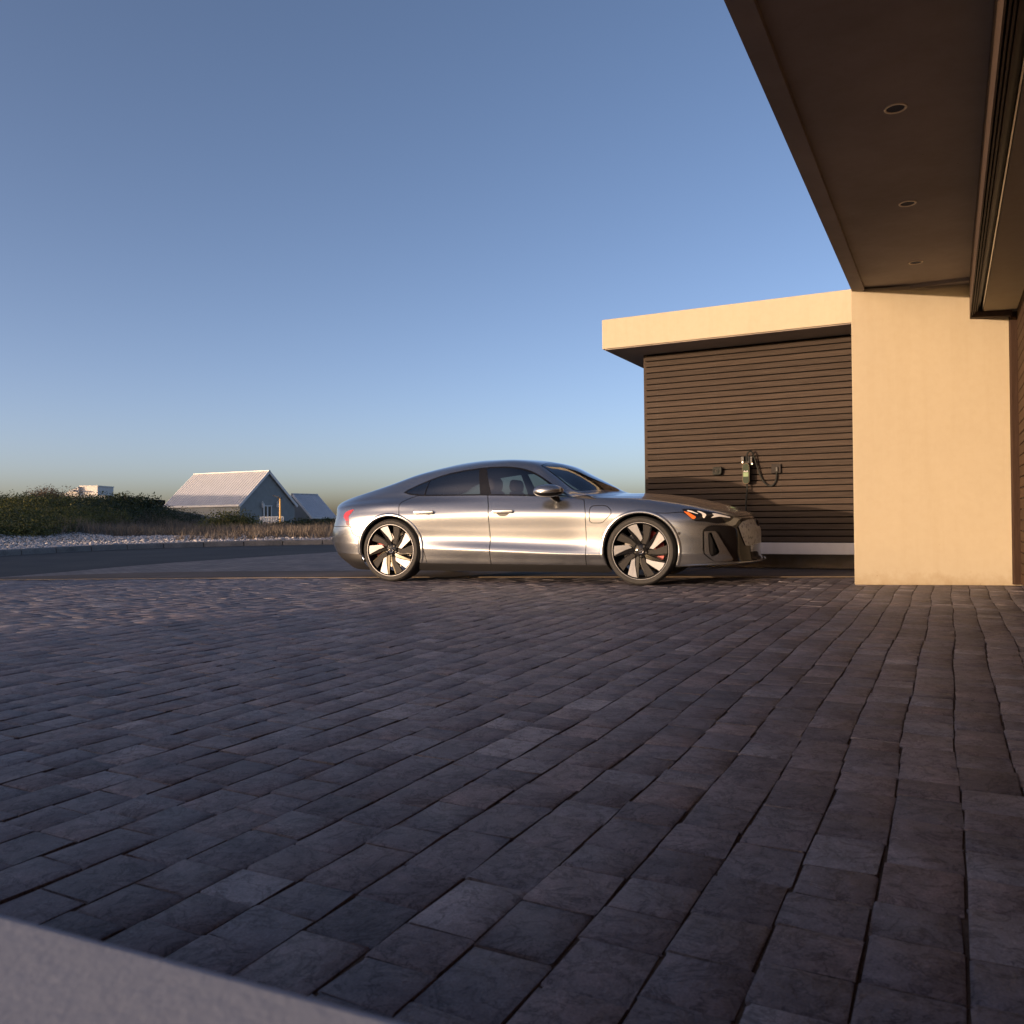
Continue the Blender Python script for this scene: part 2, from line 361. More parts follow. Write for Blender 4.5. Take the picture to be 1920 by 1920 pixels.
near_set = set(map(id, vis[:300])); AV = []; AF = []; off = 0
rot0 = math.atan2(U2.y, U2.x)
for t in items:
    X, Y, L, wd, k, dz, da, tx, ty = t
    gap = .0042 + .0030 * ((k * 7) % 5) / 4
    if id(t) in near_set:
        o = bpy.data.objects.new('paver', SHARED[k]); C.objects.link(o); o.parent = yard
        o.location = (X, Y, dz); o.rotation_euler = (tx, ty, rot0 + da); o.scale = (L - gap * .35, wd - gap, 1)
    else:
        V, F = VAR[k]; sx, sy = V[:, 0] * (L - gap * .35), V[:, 1] * (wd - gap); c, s = math.cos(rot0 + da), math.sin(rot0 + da)
        AV.append(np.stack([X + sx * c - sy * s, Y + sx * s + sy * c, V[:, 2] + dz + tx * sy - ty * sx], 1)); AF.append(F + off); off += len(V)
st = mesh_np('paver_field', np.concatenate(AV), np.concatenate(AF), M['paver'], yard, True); st['kind'] = 'stuff'

# ---- kerb stones
kb = MB().add([(p.x, p.y, -.05) for p in KERB] , []); 
kerb = empty('kerb'); struct(kerb)
acc = 0; last = KERB[0]; seg = [KERB[0]]; kid = 0
stone_pts = []
for p in KERB[1:]:
    acc += (p - seg[-1]).length; seg.append(p)
    if acc > 1.0: stone_pts.append((seg[0].copy(), p.copy())); seg = [p]; acc = 0
for a, b in stone_pts:
    if a.y < 11 or a.x > 6: 
        if a.y < 8 or a.x > 14: continue
    d = (b - a).normalized(); n = Vector((-d.y, d.x, 0)); mb = MB(); e = .012
    p0, p1 = a + d * e, b - d * e; hgt = .115 + random.uniform(-.006, .006)
    prof = [(0, -.05), (.02, hgt - .03), (.045, hgt), (.15, hgt), (.15, -.05)]
    vs = [p0 + n * q + ZZ * z for q, z in prof] + [p1 + n * q + ZZ * z for q, z in prof]; m_ = len(prof)
    mb.add(vs, [list(range(m_)), list(range(m_, 2 * m_))[::-1]] + [(i, i + 1, m_ + i + 1, m_ + i) for i in range(m_ - 1)])
    mb.build('kerb_stone', M['kerb'], kerb)

# ---- verge and dune
KX = np.array([[p.x, p.y] for p in KERB])
def kdist(X, Y):
    P = np.stack([X, Y], -1)[..., None, :]; d2 = ((P - KX) ** 2).sum(-1); i = d2.argmin(-1); i = np.clip(i, 1, len(KX) - 2)
    t = KX[i + 1] - KX[i - 1]; t = t / np.linalg.norm(t, axis=-1, keepdims=True); r = np.stack([X, Y], -1) - KX[i]
    return -(t[..., 1] * r[..., 0] - t[..., 0] * r[..., 1])
def sst(a, b, x): t = np.clip((x - a) / (b - a), 0, 1); return t * t * (3 - 2 * t)
def wob(X, Y): return .5 * np.sin(X * .9 + 1.3) * np.cos(Y * .7) + .3 * np.sin(X * 2.1 + Y * 1.6)
def bank_z(X, Y):
    s = kdist(X, Y); left = sst(-12.0, -18.0, X + .16 * (Y - 30)) * sst(-25.5, -20.5, X + .45 * (Y - 30))
    z = .09 + .26 * sst(0, 5, s) * (.45 + .55 * left) + left * .55 * sst(3.5, 9, s) + left * .56 * sst(8, 16, s)
    z -= sst(26, 60, s) * (z + .05)
    return z + .035 * wob(X, Y) * sst(.5, 3, s)
nt_, ns_ = 110, 70
tt = np.linspace(0, len(KX) - 1.001, nt_); ss = np.concatenate([np.linspace(.14, 20, 46), np.linspace(21, 110, 24)])
ii = tt.astype(int); fr = (tt - ii)[:, None]; base = KX[ii] * (1 - fr) + KX[ii + 1] * fr
tg = KX[np.clip(ii + 1, 0, len(KX) - 1)] - KX[ii]; tg /= np.linalg.norm(tg, axis=1, keepdims=True)
# smooth fan of outward directions
ang = np.interp(np.arange(nt_), [0, nt_ * .35, nt_ * .6, nt_ - 1], [R(155), R(125), R(95), R(84)]); dirs = np.stack([np.cos(ang), np.sin(ang)], 1)
GX = base[:, 0:1] + dirs[:, 0:1] * ss[None]; GY = base[:, 1:2] + dirs[:, 1:2] * ss[None]; GZ = bank_z(GX, GY); GZ[:, 0] = .085; GZ[:, -1] = -.35
idx = np.arange(nt_ * ns_).reshape(nt_, ns_)
Fq = np.stack([idx[:-1, :-1], idx[1:, :-1], idx[1:, 1:], idx[:-1, 1:]], -1).reshape(-1, 4)
struct(mesh_np('dune_verge', np.stack([GX, GY, GZ], -1).reshape(-1, 3), Fq, M['soil'], None, True))

def scatter(n, seed, xr, yr, cond):
    r = np.random.default_rng(seed); out = np.zeros((0, 2))
    while len(out) < n:
        p = np.stack([r.uniform(*xr, n * 3), r.uniform(*yr, n * 3)], 1); s = kdist(p[:, 0], p[:, 1])
        out = np.concatenate([out, p[cond(p[:, 0], p[:, 1], s, r)]])
    return out[:n]
def inview(X, Y, m=1.0): return (X > -.62 * Y - m - 2) & (X < 1.0)
# white stones and shells on the verge
p = scatter(14000, 3, (-22, 1), (14, 34), lambda X, Y, s, r: inview(X, Y) & (s > .18) & (s < 5.2 + .8 * wob(X, Y)) & (r.random(len(X)) < np.clip(1.15 - .10 * s + .25 * wob(X * 1.3, Y * 1.3), .15, 1) * np.where(X > -8.5, np.clip(1.4 - .55 * s, 0, 1), 1)))
r = np.random.default_rng(8); oc = np.array([(1, 0, 0), (-1, 0, 0), (0, 1, 0), (0, -1, 0), (0, 0, 1), (0, 0, -1)], float)
ofc = np.array([(0, 2, 4), (2, 1, 4), (1, 3, 4), (3, 0, 4), (2, 0, 5), (1, 2, 5), (3, 1, 5), (0, 3, 5)])
sz = np.exp(r.normal(-3.75, .45, len(p))); th = r.uniform(0, 6.28, len(p))
V = oc[None] * (1 + r.normal(0, .18, (len(p), 6, 3))) * sz[:, None, None] * np.stack([np.ones(len(p)) * 1.2, np.ones(len(p)), np.full(len(p), .55)], 1)[:, None]
cs, sn = np.cos(th)[:, None], np.sin(th)[:, None]; V = np.stack([V[..., 0] * cs - V[..., 1] * sn, V[..., 0] * sn + V[..., 1] * cs, V[..., 2]], -1)
V += np.stack([p[:, 0], p[:, 1], bank_z(p[:, 0], p[:, 1]) + .2 * sz], 1)[:, None]
o = mesh_np('verge_stones', V.reshape(-1, 3), (ofc[None] + 6 * np.arange(len(p))[:, None, None]).reshape(-1, 3), M['stone'])
tag(o, 'white stones and broken shells strewn along the verge behind the kerb', 'stones', kind='stuff')
# loose stones lying in the road against the kerb: a few separate ones
for k, (u, v) in enumerate([(28, 1039), (61, 1036.5), (92, 1034), (118, 1032.5), (161, 1031), (186, 1029.5)]):
    q = on_z(u, v + 1.5, -.03); bm = bmesh.new(); bmesh.ops.create_icosphere(bm, subdivisions=2, radius=.055 + .012 * (k % 3))
    for vv in bm.verts: vv.co = Vector((vv.co.x * 1.3, vv.co.y, vv.co.z * .6)) * (1 + random.uniform(-.14, .14))
    me = bpy.data.meshes.new('road_stone'); bm.to_mesh(me); bm.free(); me.materials.append(M['stone']); o = link(bpy.data.objects.new('road_stone', me)); o.location = (q.x, q.y, .003)
    tag(o, 'small pale stone lying loose on the asphalt at the foot of the kerb', 'stone', 'loose stones by the kerb')

def leaf_cloud(cen, rad, per, size, seed, flat=.75, fill=.45, up=.5, asp=.55):
    """many small leaf quads filling domes"""
    r = np.random.default_rng(seed); n = len(cen); k = per
    d = r.normal(size=(n, k, 3)); d /= np.linalg.norm(d, axis=-1, keepdims=True); d[..., 2] = np.abs(d[..., 2]) * 1.0 - .12
    rr_ = r.random((n, k, 1)) ** fill; rad = np.asarray(rad).reshape(n, 1, 1)
    lump = 1 + .22 * np.sin(d[..., 0:1] * 5 + cen[:, None, 0:1] * 3) * np.cos(d[..., 1:2] * 5 + cen[:, None, 1:2] * 2)
    P = cen[:, None] + d * rr_ * rad * lump * np.array([1, 1, flat])
    nrm = d + r.normal(0, .7, (n, k, 3)) + np.array([0, 0, up]); nrm /= np.linalg.norm(nrm, axis=-1, keepdims=True)
    a = np.cross(nrm, r.normal(size=(n, k, 3))); a /= np.linalg.norm(a, axis=-1, keepdims=True); b = np.cross(nrm, a)
    L = size * (.6 + .8 * r.random((n, k, 1)))
    V = np.stack([P - a * L, P + b * L * asp, P + a * L, P - b * L * asp], 2).reshape(-1, 3)
    F = np.arange(len(V)).reshape(-1, 4); return V, F
def zat(p): return np.stack([p[:, 0], p[:, 1], bank_z(p[:, 0], p[:, 1])], 1)
# green scrub that covers the dune
def green(X, Y, s, r): return inview(X, Y, -.6) & (s > 4.6 + .5 * wob(X, Y)) & (s < 13) & (X + .16 * (Y - 30) < -14.9 + .5 * wob(X, Y))
p = zat(scatter(760, 11, (-34, 0), (16, 44), green)); q = np.random.default_rng(2)
V, F = leaf_cloud(p + np.array([0, 0, .02]), .33 + .22 * q.random(len(p)), 170, .036, 21, .95, asp=.42)
tag(mesh_np('dune_scrub', V, F, M['leaf']), 'mass of low green succulent scrub covering the dune behind the white verge', 'scrub', kind='stuff')
p = zat(scatter(420, 12, (-40, 0), (24, 56), lambda X, Y, s, r: inview(X, Y, -.6) & (s > 11.5) & (s < 24) & (X + .16 * (Y - 30) < -14.0 + .6 * wob(X, Y))))
V, F = leaf_cloud(p, .36 + .34 * q.random(len(p)), 150, .046, 22, .95, asp=.42)
tag(mesh_np('ridge_scrub', V, F, M['leaf_dark']), 'dark green scrub along the crest of the dune', 'scrub', kind='stuff')
# dry grass
p = zat(scatter(9000, 13, (-26, 3), (22, 52), lambda X, Y, s, r: (X > -.62 * Y - 2) & (X < 3) & (s > np.where(X < -10.0, 5.0, 1.5) + .5 * wob(X, Y)) & (s < 24) & (X + .16 * (Y - 30) > -15.2)))
r = np.random.default_rng(14); n = len(p); k = 5
root = np.repeat(p, k, 0) + r.normal(0, .05, (n * k, 3)) * np.array([1, 1, 0]); hh = (.16 + .22 * r.random(n * k)) * (1 + .5 * (wob(root[:, 0], root[:, 1]))); lean = r.normal(0, .12, (n * k, 2))
wd = .008 + .008 * r.random(n * k); th = r.uniform(0, 3.14, n * k); dx = np.stack([np.cos(th) * wd, np.sin(th) * wd, np.zeros(n * k)], 1)
top = root + np.stack([lean[:, 0], lean[:, 1], hh], 1)
V = np.stack([root - dx, root + dx, top], 1).reshape(-1, 3)
tag(mesh_np('dry_grass', V, np.arange(len(V)).reshape(-1, 3), M['dry_grass']), 'dry grey-brown grass between the verge and the houses', 'grass', kind='stuff')
# single bushes
def bush(px, py, depth, rad, label, mat, per=2600, leaf=.05, flat=.8, sink=.0):
    c = at_depth(px, py, depth); z0 = float(bank_z(np.array([c.x]), np.array([c.y]))[0]) - sink
    t = empty('bush', (c.x, c.y, z0)); tag(t, label, 'bush', 'bushes on the dune')
    r = np.random.default_rng(int(px)); nc = 12
    cen = np.stack([r.normal(0, rad * .42, nc), r.normal(0, rad * .42, nc), r.random(nc) * rad * .22 + .02], 1); cen[0] = (0, 0, rad * .25)
    V, F = leaf_cloud(cen, rad * (.45 + .2 * r.random(nc)), per // nc, leaf, int(px) + 5, flat)
    mesh_np('crown', V, F, mat, t)
    mb = MB()
    for k in range(7):
        a = k * .9; mb.tube([(0, 0, -.05), (math.cos(a) * rad * .2, math.sin(a) * rad * .2, rad * .25), (math.cos(a) * rad * .55, math.sin(a) * rad * .55, rad * .45)], [.03, .02, .008], 5)
    mb.build('trunk', M['bark'], t)
    return t
bush(444, 972, 37, 1.5, 'rounded green bush in front of the gabled house by its white railing', M['leaf'], 6000, .045, .85)
bush(492, 980, 36, .55, 'small low green bush under the white railing of the gabled house', M['leaf_dark'], 1500)
bush(78, 925, 37, 1.25, 'brown twiggy bush on the dune crest left of the white flat-roofed house', M['leaf_brown'], 5000, .032, .9)
bush(228, 940, 40, 1.25, 'dark spiky bush on the dune crest below the white flat-roofed house', M['leaf_dark'], 2600, .06)
bush(252, 945, 41, 1.1, 'dark bush on the crest beside the roof end of the gabled house', M['leaf_dark'], 2400, .06)
bush(570, 982, 40, 1.15, 'low dark bush in front of the small outbuilding wall', M['leaf_dark'], 2200, .05, .55)
bush(615, 984, 41, 1.15, 'low dark bush beside the tail of the car', M['leaf_dark'], 2200, .05, .55)
bush(400, 968, 39, .5, 'small dark bush at the eaves wall of the gabled house', M['leaf_dark'], 900, .05, .7)

# ================================================================== HOUSES BEHIND
M['hroof'] = plain('white_sheet_roof', (.46, .47, .50), .5, .0, var=.06, nscale=.8)
M['hwall'] = plain('sage_wall', (.25, .27, .27), .85, var=.08, nscale=1.5, bstr=.2, bscale=30)
M['htrim'] = plain('white_trim', (.66, .66, .65), .6)
M['hglass'] = plain('dark_pane', (.03, .035, .04), .08)
M['bwhite'] = plain('white_house', (.62, .60, .57), .8)
M['bgrey'] = plain('grey_wall', (.22, .25, .29), .85)
def gable_house(name, ridge_near, along, L, half, across, ridge_z, eave_z, label, ground_z=-.4, ribs=True):
    """ridge_near: xy of the ridge end in view; along: direction of the ridge away from that end; across: towards the visible slope"""
    t = empty(name, (ridge_near.x, ridge_near.y, ground_z)); tag(t, label, 'house', 'houses beyond the dune'); o0 = Vector((ridge_near.x, ridge_near.y, ground_z))
    A, B = along, across; rz, ez = ridge_z - ground_z, eave_z - ground_z
    Pt = lambda a, b, z: A * a + B * b + ZZ * z
    MB().prism([Pt(.25, -half + .25, 0), Pt(.25, half - .25, 0), Pt(.25, half - .25, ez - .05), Pt(.25, 0, rz - .15), Pt(.25, -half + .25, ez - .05)], A * (L - .5)).build('wall', M['hwall'], t)
    slope = math.hypot(half, rz - ez)
    for s in (1, -1):
        e = (B * (half * s) + ZZ * (ez - rz)).normalized(); n = e.cross(A) * s; n = n if n.z > 0 else -n
        mb = MB(); nb = int(L / .45)
        for k in range(nb):                                                    # sheet with raised ribs
            a0, a1 = L * k / nb, L * (k + 1) / nb
            for f0, f1, h in ((0, .62, 0), (.62, .72, .05), (.72, .90, .05), (.90, 1.0, 0)):
                x0, x1 = a0 + (a1 - a0) * f0, a0 + (a1 - a0) * f1
                h0 = 0 if f0 in (0, .62) else .05; h1 = .05 if f1 in (.72, .90) else 0
                top = ZZ * rz
                mb.add([top + A * x0 + n * (.08 + h0), top + A * x1 + n * (.08 + h1), top + A * x1 + e * slope + n * (.08 + h1), top + A * x0 + e * slope + n * (.08 + h0)], [(0, 1, 2, 3)])
        rf = mb.build('roof', M['hroof'], t)
        for a in (0, L):                                                       # barge boards
            MB().box(ZZ * rz + A * a + e * (slope / 2) - n * .03, A, e, n, .05, slope / 2 + .1, .16).build('barge_board', M['htrim'], t)
        MB().box(Pt(L / 2, half * s, ez + .0), A, B, ZZ, L / 2, .05, .12).build('gutter', M['htrim'], t)
    MB().box(Pt(L / 2, 0, rz + .11), A, B, ZZ, L / 2 + .05, .16, .05).build('ridge_cap', M['htrim'], t)
    return t, Pt
a = at_depth(505, 884, 107.0)
h1, Pt = gable_house('house', a, -W2, 13.2, 5.1, -U2, a.z, at_depth(470, 947.5, 103).z, 'house with a long pale sheet roof and grey-green gable wall')
def gpt(u, v):       # point on the gable wall plane
    q = on_plane(u, v, Vector((a.x, a.y, 0)) - W2 * .2, W2); return q - Vector(h1.location)
d0, d1 = gpt(494, 948.5), gpt(508, 972); dr = MB()
cx = (d0 + d1) / 2; hw = abs((d1 - d0).dot(U2)) / 2; hz = abs(d1.z - d0.z) / 2 + .6; cx = cx - ZZ * .6
dd = MB().box(cx + W2 * .03, U2, ZZ, W2, hw, hz, .03).build('door', M['hglass'], h1)
for s, ww in ((-1, .22), (-.05, .2), (1, .12)): MB().box(cx + U2 * (hw * s) + W2 * .08, U2, ZZ, W2, ww / 2, hz, .04).build('door_frame', M['htrim'], dd)
MB().box(cx + ZZ * hz + W2 * .08, U2, ZZ, W2, hw + .15, .06, .05).build('door_frame', M['htrim'], dd)
for u in (490, 517.5):
    q = gpt(u, 947); g = MB().tube([q + W2 * .02 + ZZ * .3, q + W2 * .25 + ZZ * .45, q + W2 * .32 + ZZ * .2], .05, 6); g.box(q + W2 * .32 - ZZ * .05, U2, W2, ZZ, .12, .12, .25); g.build('wall_lamp', M['htrim'], h1)
# white railing in front of the gable
rl = empty('railing', tuple(on_z(511, 985, 0))); r0 = at_depth(488, 969.5, 92); r1 = at_depth(531, 969.5, 92)
rl.location = (r0.x, r0.y, -.3); dv = Vector((r1.x - r0.x, r1.y - r0.y, 0)); nb = 15; ht = r0.z + .3
for k in range(nb): MB().box(dv * (k / (nb - 1)) + ZZ * ht / 2, (1, 0, 0), (0, 1, 0), ZZ, .045, .045, ht / 2).build('baluster', M['htrim'], rl)
for zz in (ht, ht - .9): MB().box(dv / 2 + ZZ * zz, dv.normalized(), (0, 1, 0), ZZ, dv.length / 2 + .05, .05, .05).build('rail', M['htrim'], rl)
tag(rl, 'white baluster railing in front of the gable door', 'railing')
# street lamp
q = at_depth(525.5, 980, 85); sp = empty('street_lamp', (q.x, q.y, -.3)); zt = at_depth(525, 935, 85).z + .3
MB().tube([(0, 0, 0), (0, 0, zt)], [.11, .08], 8).build('pole', plain('lamp_pole_yellow', (.55, .34, .10), .6), sp)
MB().tube([(0, 0, zt - .1), (-.25, 0, zt + .15)], .05, 6).build('arm', M['black_metal'], sp)
MB().box((-.25, 0, zt + .2), Vector((1, 0, -.35)).normalized(), (0, 1, 0), Vector((.35, 0, 1)).normalized(), .42, .25, .04).build('lamp_head', M['black_metal'], sp)
tag(sp, 'yellow street lamp post with a dark flat head by the gabled house', 'lamp')
b = at_depth(548, 927, 116.0)
h2, _ = gable_house('house', b, U2, 5.1, 3.4, W2, b.z, at_depth(582, 971, 114).z, 'small outbuilding with a steep pale blue sheet roof beside the gabled house', -1.2)
# white flat-roofed house far left
q = at_depth(150, 930, 150); wh = empty('flat_roofed_house', (q.x, q.y, -.5)); tag(wh, 'white flat-roofed house showing over the dune scrub', 'house', 'houses beyond the dune')
px = 150 / F_PX
x_, y_ = Vector((1, 0, 0)), Vector((0, 1, 0))
H = lambda v: (977.5 - v) * px + CAM_H + .5
main_ = MB().box((16.5 * px, 3, H(912.5) / 2), x_, y_, ZZ, 16.5 * px, 3, H(912.5) / 2).build('wall', M['bwhite'], wh)
MB().box((16.5 * px, 3, H(912.5) + .08), x_, y_, ZZ, 16.5 * px + .1, 3.1, .08).build('parapet', M['bwhite'], wh)
MB().prism([(-28 * px, -1, 0), (0, -.6, 0), (0, -.6, H(913)), (-6 * px, -.7, H(917)), (-10 * px, -.75, H(918)), (-28 * px, -1, H(929))], (0, 5, 0)).build('wing', M['bwhite'], wh)
MB().box((-7 * px, -1.2, H(920.5)), x_, y_, ZZ, 4 * px, .5, .12).build('awning', M['bgrey'], wh)
MB().box((36 * px, -2, H(930) / 2), x_, y_, ZZ, 26 * px, .2, H(930) / 2).build('yard_wall', M['bgrey'], wh)
q = at_depth(285, 937.5, 130); mb = MB().box((0, 0, (q.z + .5) / 2), x_, y_, ZZ, 15 * 130 / F_PX, 2, (q.z + .5) / 2).build('low_building', M['backing'])
mb.location = (q.x, q.y, -.5); tag(mb, 'low dark flat roof just left of the long pale roof', 'building', 'houses beyond the dune')
# unseen house and wall, added to shade road, verge and lower far roof
nb_c = Vector((-68, 80, 0)); sd = Vector((math.cos(R(SUN_AZ)), -math.sin(R(SUN_AZ)), 0)); sv = Vector((math.sin(R(SUN_AZ)), math.cos(R(SUN_AZ)), 0))
nb = gable_house('unseen_shade_house', nb_c - sd * 17, sd, 34.0, 5.0, sv, 6.1, 3.0, 'unseen long gabled house added left of the frame to shade the far roof')[0]
bw = empty('added_shade_wall', (-20, 0, 0)); tag(bw, 'plain rendered wall added out of view on the left to shade the road and verge', 'wall')
for k in range(3): MB().box((0, 2.7 + 5.6 * k, .70), x_, y_, ZZ, .12, 2.78, .95).build('wall_panel', M['bwhite'], bw, bevel=.01)
for k in range(4): MB().box((0, -.1 + 5.6 * k, .75), x_, y_, ZZ, .2, .16, 1.02).build('wall_post', M['bwhite'], bw, bevel=.01)

# ================================================================== ANNEX WITH SLAT WALL
w0 = at_depth(1520, 1000, 11.0); NW = -U2                       # outward normal of the slat wall
def on_wall(u, v, off=0.0): return on_plane(u, v, Vector((w0.x, w0.y, 0)) + NW * off, NW)
pl = on_wall(1211.5, 900); pr_w = on_wall(1600, 900)
ROOF_Z = on_wall(1209, 664).z; PL_T = on_wall(1520, 1017.3).z; PL_B = on_wall(1520, 1040).z
wl = pl.dot(W2); wu = pl.dot(U2); WLEN = 6.2
annex = empty('annex', (pl.x, pl.y, 0)); tag(annex, 'flat-roofed annex clad in brown horizontal timber slats behind the car', 'building')
L = lambda a, n, z: W2 * a + NW * n + ZZ * z                    # local: along wall, outward, up
MB().box(L(WLEN / 2 + .0, -1.53, (ROOF_Z + PL_B) / 2), W2, NW, ZZ, WLEN / 2 - .004, 1.5, (ROOF_Z - PL_B) / 2 - .002).build('wall_backing', M['backing'], annex)
pitch = (ROOF_Z - .03 - PL_T) / 32.0
sm = None
for k in range(32):
    z = PL_T + pitch * (k + .5)
    if sm is None:
        o = MB().box((WLEN / 2, 0, 0), (1, 0, 0), (0, 1, 0), ZZ, WLEN / 2, .012, pitch / 2 - .0078).build('slat', M['slat'], annex, bevel=.003); sm = o.data
    else: o = link(bpy.data.objects.new('slat', sm), annex)
    o.location = L(random.uniform(-.004, .004), -.010 + random.uniform(-.0015, .0015), z); o.rotation_euler = (random.uniform(-.004, .004), random.uniform(-.0004, .0004), -AZ)
MB().box(L(.0, -.035, (ROOF_Z + PL_T) / 2), W2, NW, ZZ, .022, .02, (ROOF_Z - PL_T) / 2 - .004).build('corner_batten', M['slat'], annex)
scr = MB()
for a in (.18, 1.0, 1.85, 2.75, 3.6):
    for k in range(32):
        for dz in (-.018, .018):
            if random.random() < .8: scr.box(L(a + random.uniform(-.01, .01), .0035, PL_T + pitch * (k + .5) + dz), W2, NW, ZZ, .0035, .001, .0035)
scr.build('screws', M['black_metal'], annex)['kind'] = 'stuff'
MB().box(L(WLEN / 2, -.10, (PL_T + PL_B) / 2), W2, NW, ZZ, WLEN / 2 + .02, .13, (PL_T - PL_B) / 2 - .003).build('plinth', M['plinth'], annex, bevel=.006)
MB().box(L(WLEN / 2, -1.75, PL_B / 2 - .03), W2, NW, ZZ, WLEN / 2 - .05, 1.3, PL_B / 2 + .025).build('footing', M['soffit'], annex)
rc = on_z(1129, 655, ROOF_Z); rt = on_plane(1129, 600, Vector((rc.x, rc.y, 0)), NW).z
ra = (rc - pl).dot(W2); rn = (rc - pl).dot(NW)
MB().box(L(ra + 4.2, rn - 2.3, (ROOF_Z + rt) / 2), W2, NW, ZZ, 4.2, 2.3, (rt - ROOF_Z) / 2).build('roof_slab', M['cream'], annex, bevel=.008)
MB().box(L(ra + 4.2, rn - 2.3, ROOF_Z - .004), W2, NW, ZZ, 4.17, 2.27, .006).build('soffit', M['soffit'], annex)

# ================================================================== MAIN HOUSE: PIER, CANOPY, GARAGE DOOR
g0, g1 = on_z(1602.5, 1096.5), on_z(1896, 1098.0); g0.z = g1.z = 0
PD = (g1 - g0).normalized(); PN = Vector((PD.y, -PD.x, 0)); PN = PN if PN.y < 0 else -PN
def on_pier(u, v): return on_plane(u, v, g0, PN)
CAN_Z = on_pier(1597.5, 546.5).z
house = empty('carport_house', tuple(g0)); tag(house, 'cream rendered house corner with a broad pier under a deep overhanging canopy', 'building')
H0 = g0.copy(); rel = lambda p: p - H0
end = on_pier(1911, 1000); plen = (end - g0).dot(PD) + 1.0
MB().prism([rel(g0), rel(g0) + PD * plen, rel(g0) + PD * plen - PN * 1.2, rel(g0) + PD * .55 - PN * 1.2 ], ZZ * (CAN_Z + .02)).build('pier', M['cream'], house, bevel=.006)
# canopy: soffit band and recessed panel, running back along U2 past the camera
ub, ue = g0.dot(U2), -7.0
W_of = lambda p: p.dot(W2)
wE = W_of(on_z(1597.5, 546.5, CAN_Z)); wI = W_of(on_z(1415, 2, CAN_Z)); wI = (wI + W_of(on_z(1620, 543.5, CAN_Z))) / 2
REC = .035; recZ = CAN_Z + REC
uEnd = on_z(1720, 531.5, recZ).dot(U2)
pRail = on_pier(1818, 560); wR = W_of(pRail)
def cbox(name, w0_, w1_, u0_, u1_, z0_, z1_, mat, parent=house, bevel=0.0):
    c = W2 * ((w0_ + w1_) / 2) + U2 * ((u0_ + u1_) / 2) + ZZ * ((z0_ + z1_) / 2)
    return MB().box(rel(c), W2, U2, ZZ, abs(w1_ - w0_) / 2, abs(u1_ - u0_) / 2, (z1_ - z0_) / 2).build(name, mat, parent, bevel=bevel)
uB = ub + 1.1
can = cbox('canopy', wE, wE + 6.0, ue, uB, recZ + .012, CAN_Z + .42, M['cream'])
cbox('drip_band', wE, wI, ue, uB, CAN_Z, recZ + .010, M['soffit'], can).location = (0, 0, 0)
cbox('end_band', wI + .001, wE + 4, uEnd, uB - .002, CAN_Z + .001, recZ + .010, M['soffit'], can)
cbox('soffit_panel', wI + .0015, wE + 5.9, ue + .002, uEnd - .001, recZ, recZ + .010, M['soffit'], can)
M['lens'] = plain('downlight_lens', (.09, .095, .11), .8, spec=.1)
M['ring'] = plain('downlight_ring', (.62, .50, .36), .4)
for k, (u, v) in enumerate(((1679, 202.5), (1701.5, 381), (1717, 491.5))):
    q = rel(on_z(u, v, recZ)); rg = MB().lathe([(.047, .0), (.050, -.006), (.060, -.006), (.062, .0)], q - ZZ * .0005, ZZ, (1, 0, 0), 32).build('downlight', M['ring'], house, True)
    MB().lathe([(.0005, -.001), (.047, -.001)], q - ZZ * .0015, ZZ, (1, 0, 0), 32).build('lens', M['lens'], rg)
# door header: ribbed dark track, gap, lower cream lintel
railB = on_pier(1820, 598).z; wR2 = W_of(on_pier(1832, 560)); linZ = on_pier(1843, 586).z; wL = W_of(on_pier(1843.5, 586)); wD = W_of(on_pier(1913.5, 1000))
uP = lambda ww: (g0 + PD * ((ww - W_of(g0)) / PD.dot(W2))).dot(U2)          # pier face along U2 at a given W
track = cbox('door_track', wR + .004, wL - .030, ue, uP(wR2) - .004, railB + .085, recZ - .004, M['black_metal'])
for k in range(4): cbox('track_rib', wR - .002 + .019 * k, wR + .0065 + .019 * k, ue, uP(wR) - .012, railB + .004 + .014 * k, recZ - .010 - .02 * k, M['bronze_metal'], track)
cbox('track_gap', wL - .028, wL - .004, ue, uP(wL) - .02, linZ + .10, recZ - .006, M['black_metal'], track)
lint = cbox('lintel', wL, wD, ue, uP(wD) - .03, linZ, recZ - .005, M['cream'], bevel=.004)
cbox('lintel_trim', wL - .012, wL - .004, ue, uP(wL) - .02, linZ + .006, linZ + .016, M['steel'], lint)
p0 = on_pier(1818, 593); p1 = on_pier(1893, 589)
MB().box(rel((p0 + p1) / 2 + PN * .035), PD, PN, ZZ, (p1 - p0).length / 2, .03, .028).build('track_end', M['bronze_metal'], house)
q0, q1 = on_pier(1895, 900), on_pier(1911, 900); zt = on_pier(1900, 586).z
MB().box(rel((q0 + q1) / 2 + PN * .032) + ZZ * ((zt + .012) / 2 - (q0.z + q1.z) / 2), PD, PN, ZZ, (q1 - q0).length / 2, .028, (zt - .012) / 2).build('door_jamb', M['dark_wood'], house, bevel=.003)
gd = cbox('garage_door', wD + .012, wD + .06, ue, uP(wD) - .12, .02, linZ + .10, M['black_metal'])
nsl = 26; ph = (linZ - .03) / nsl; sm = None
for k in range(nsl):
    zc = .03 + ph * (k + .5); Ld = (uP(wD) - .14 - ue)
    if sm is None: o = MB().box((0, 0, 0), (1, 0, 0), (0, 1, 0), ZZ, Ld / 2, .01, ph / 2 - .005).build('door_slat', M['door_slat'], gd, bevel=.003); sm = o.data
    else: o = link(bpy.data.objects.new('door_slat', sm), gd)
    o.location = rel(W2 * wD + U2 * (ue + Ld / 2) + ZZ * zc); o.rotation_euler = (0, 0, math.pi / 2 - AZ)

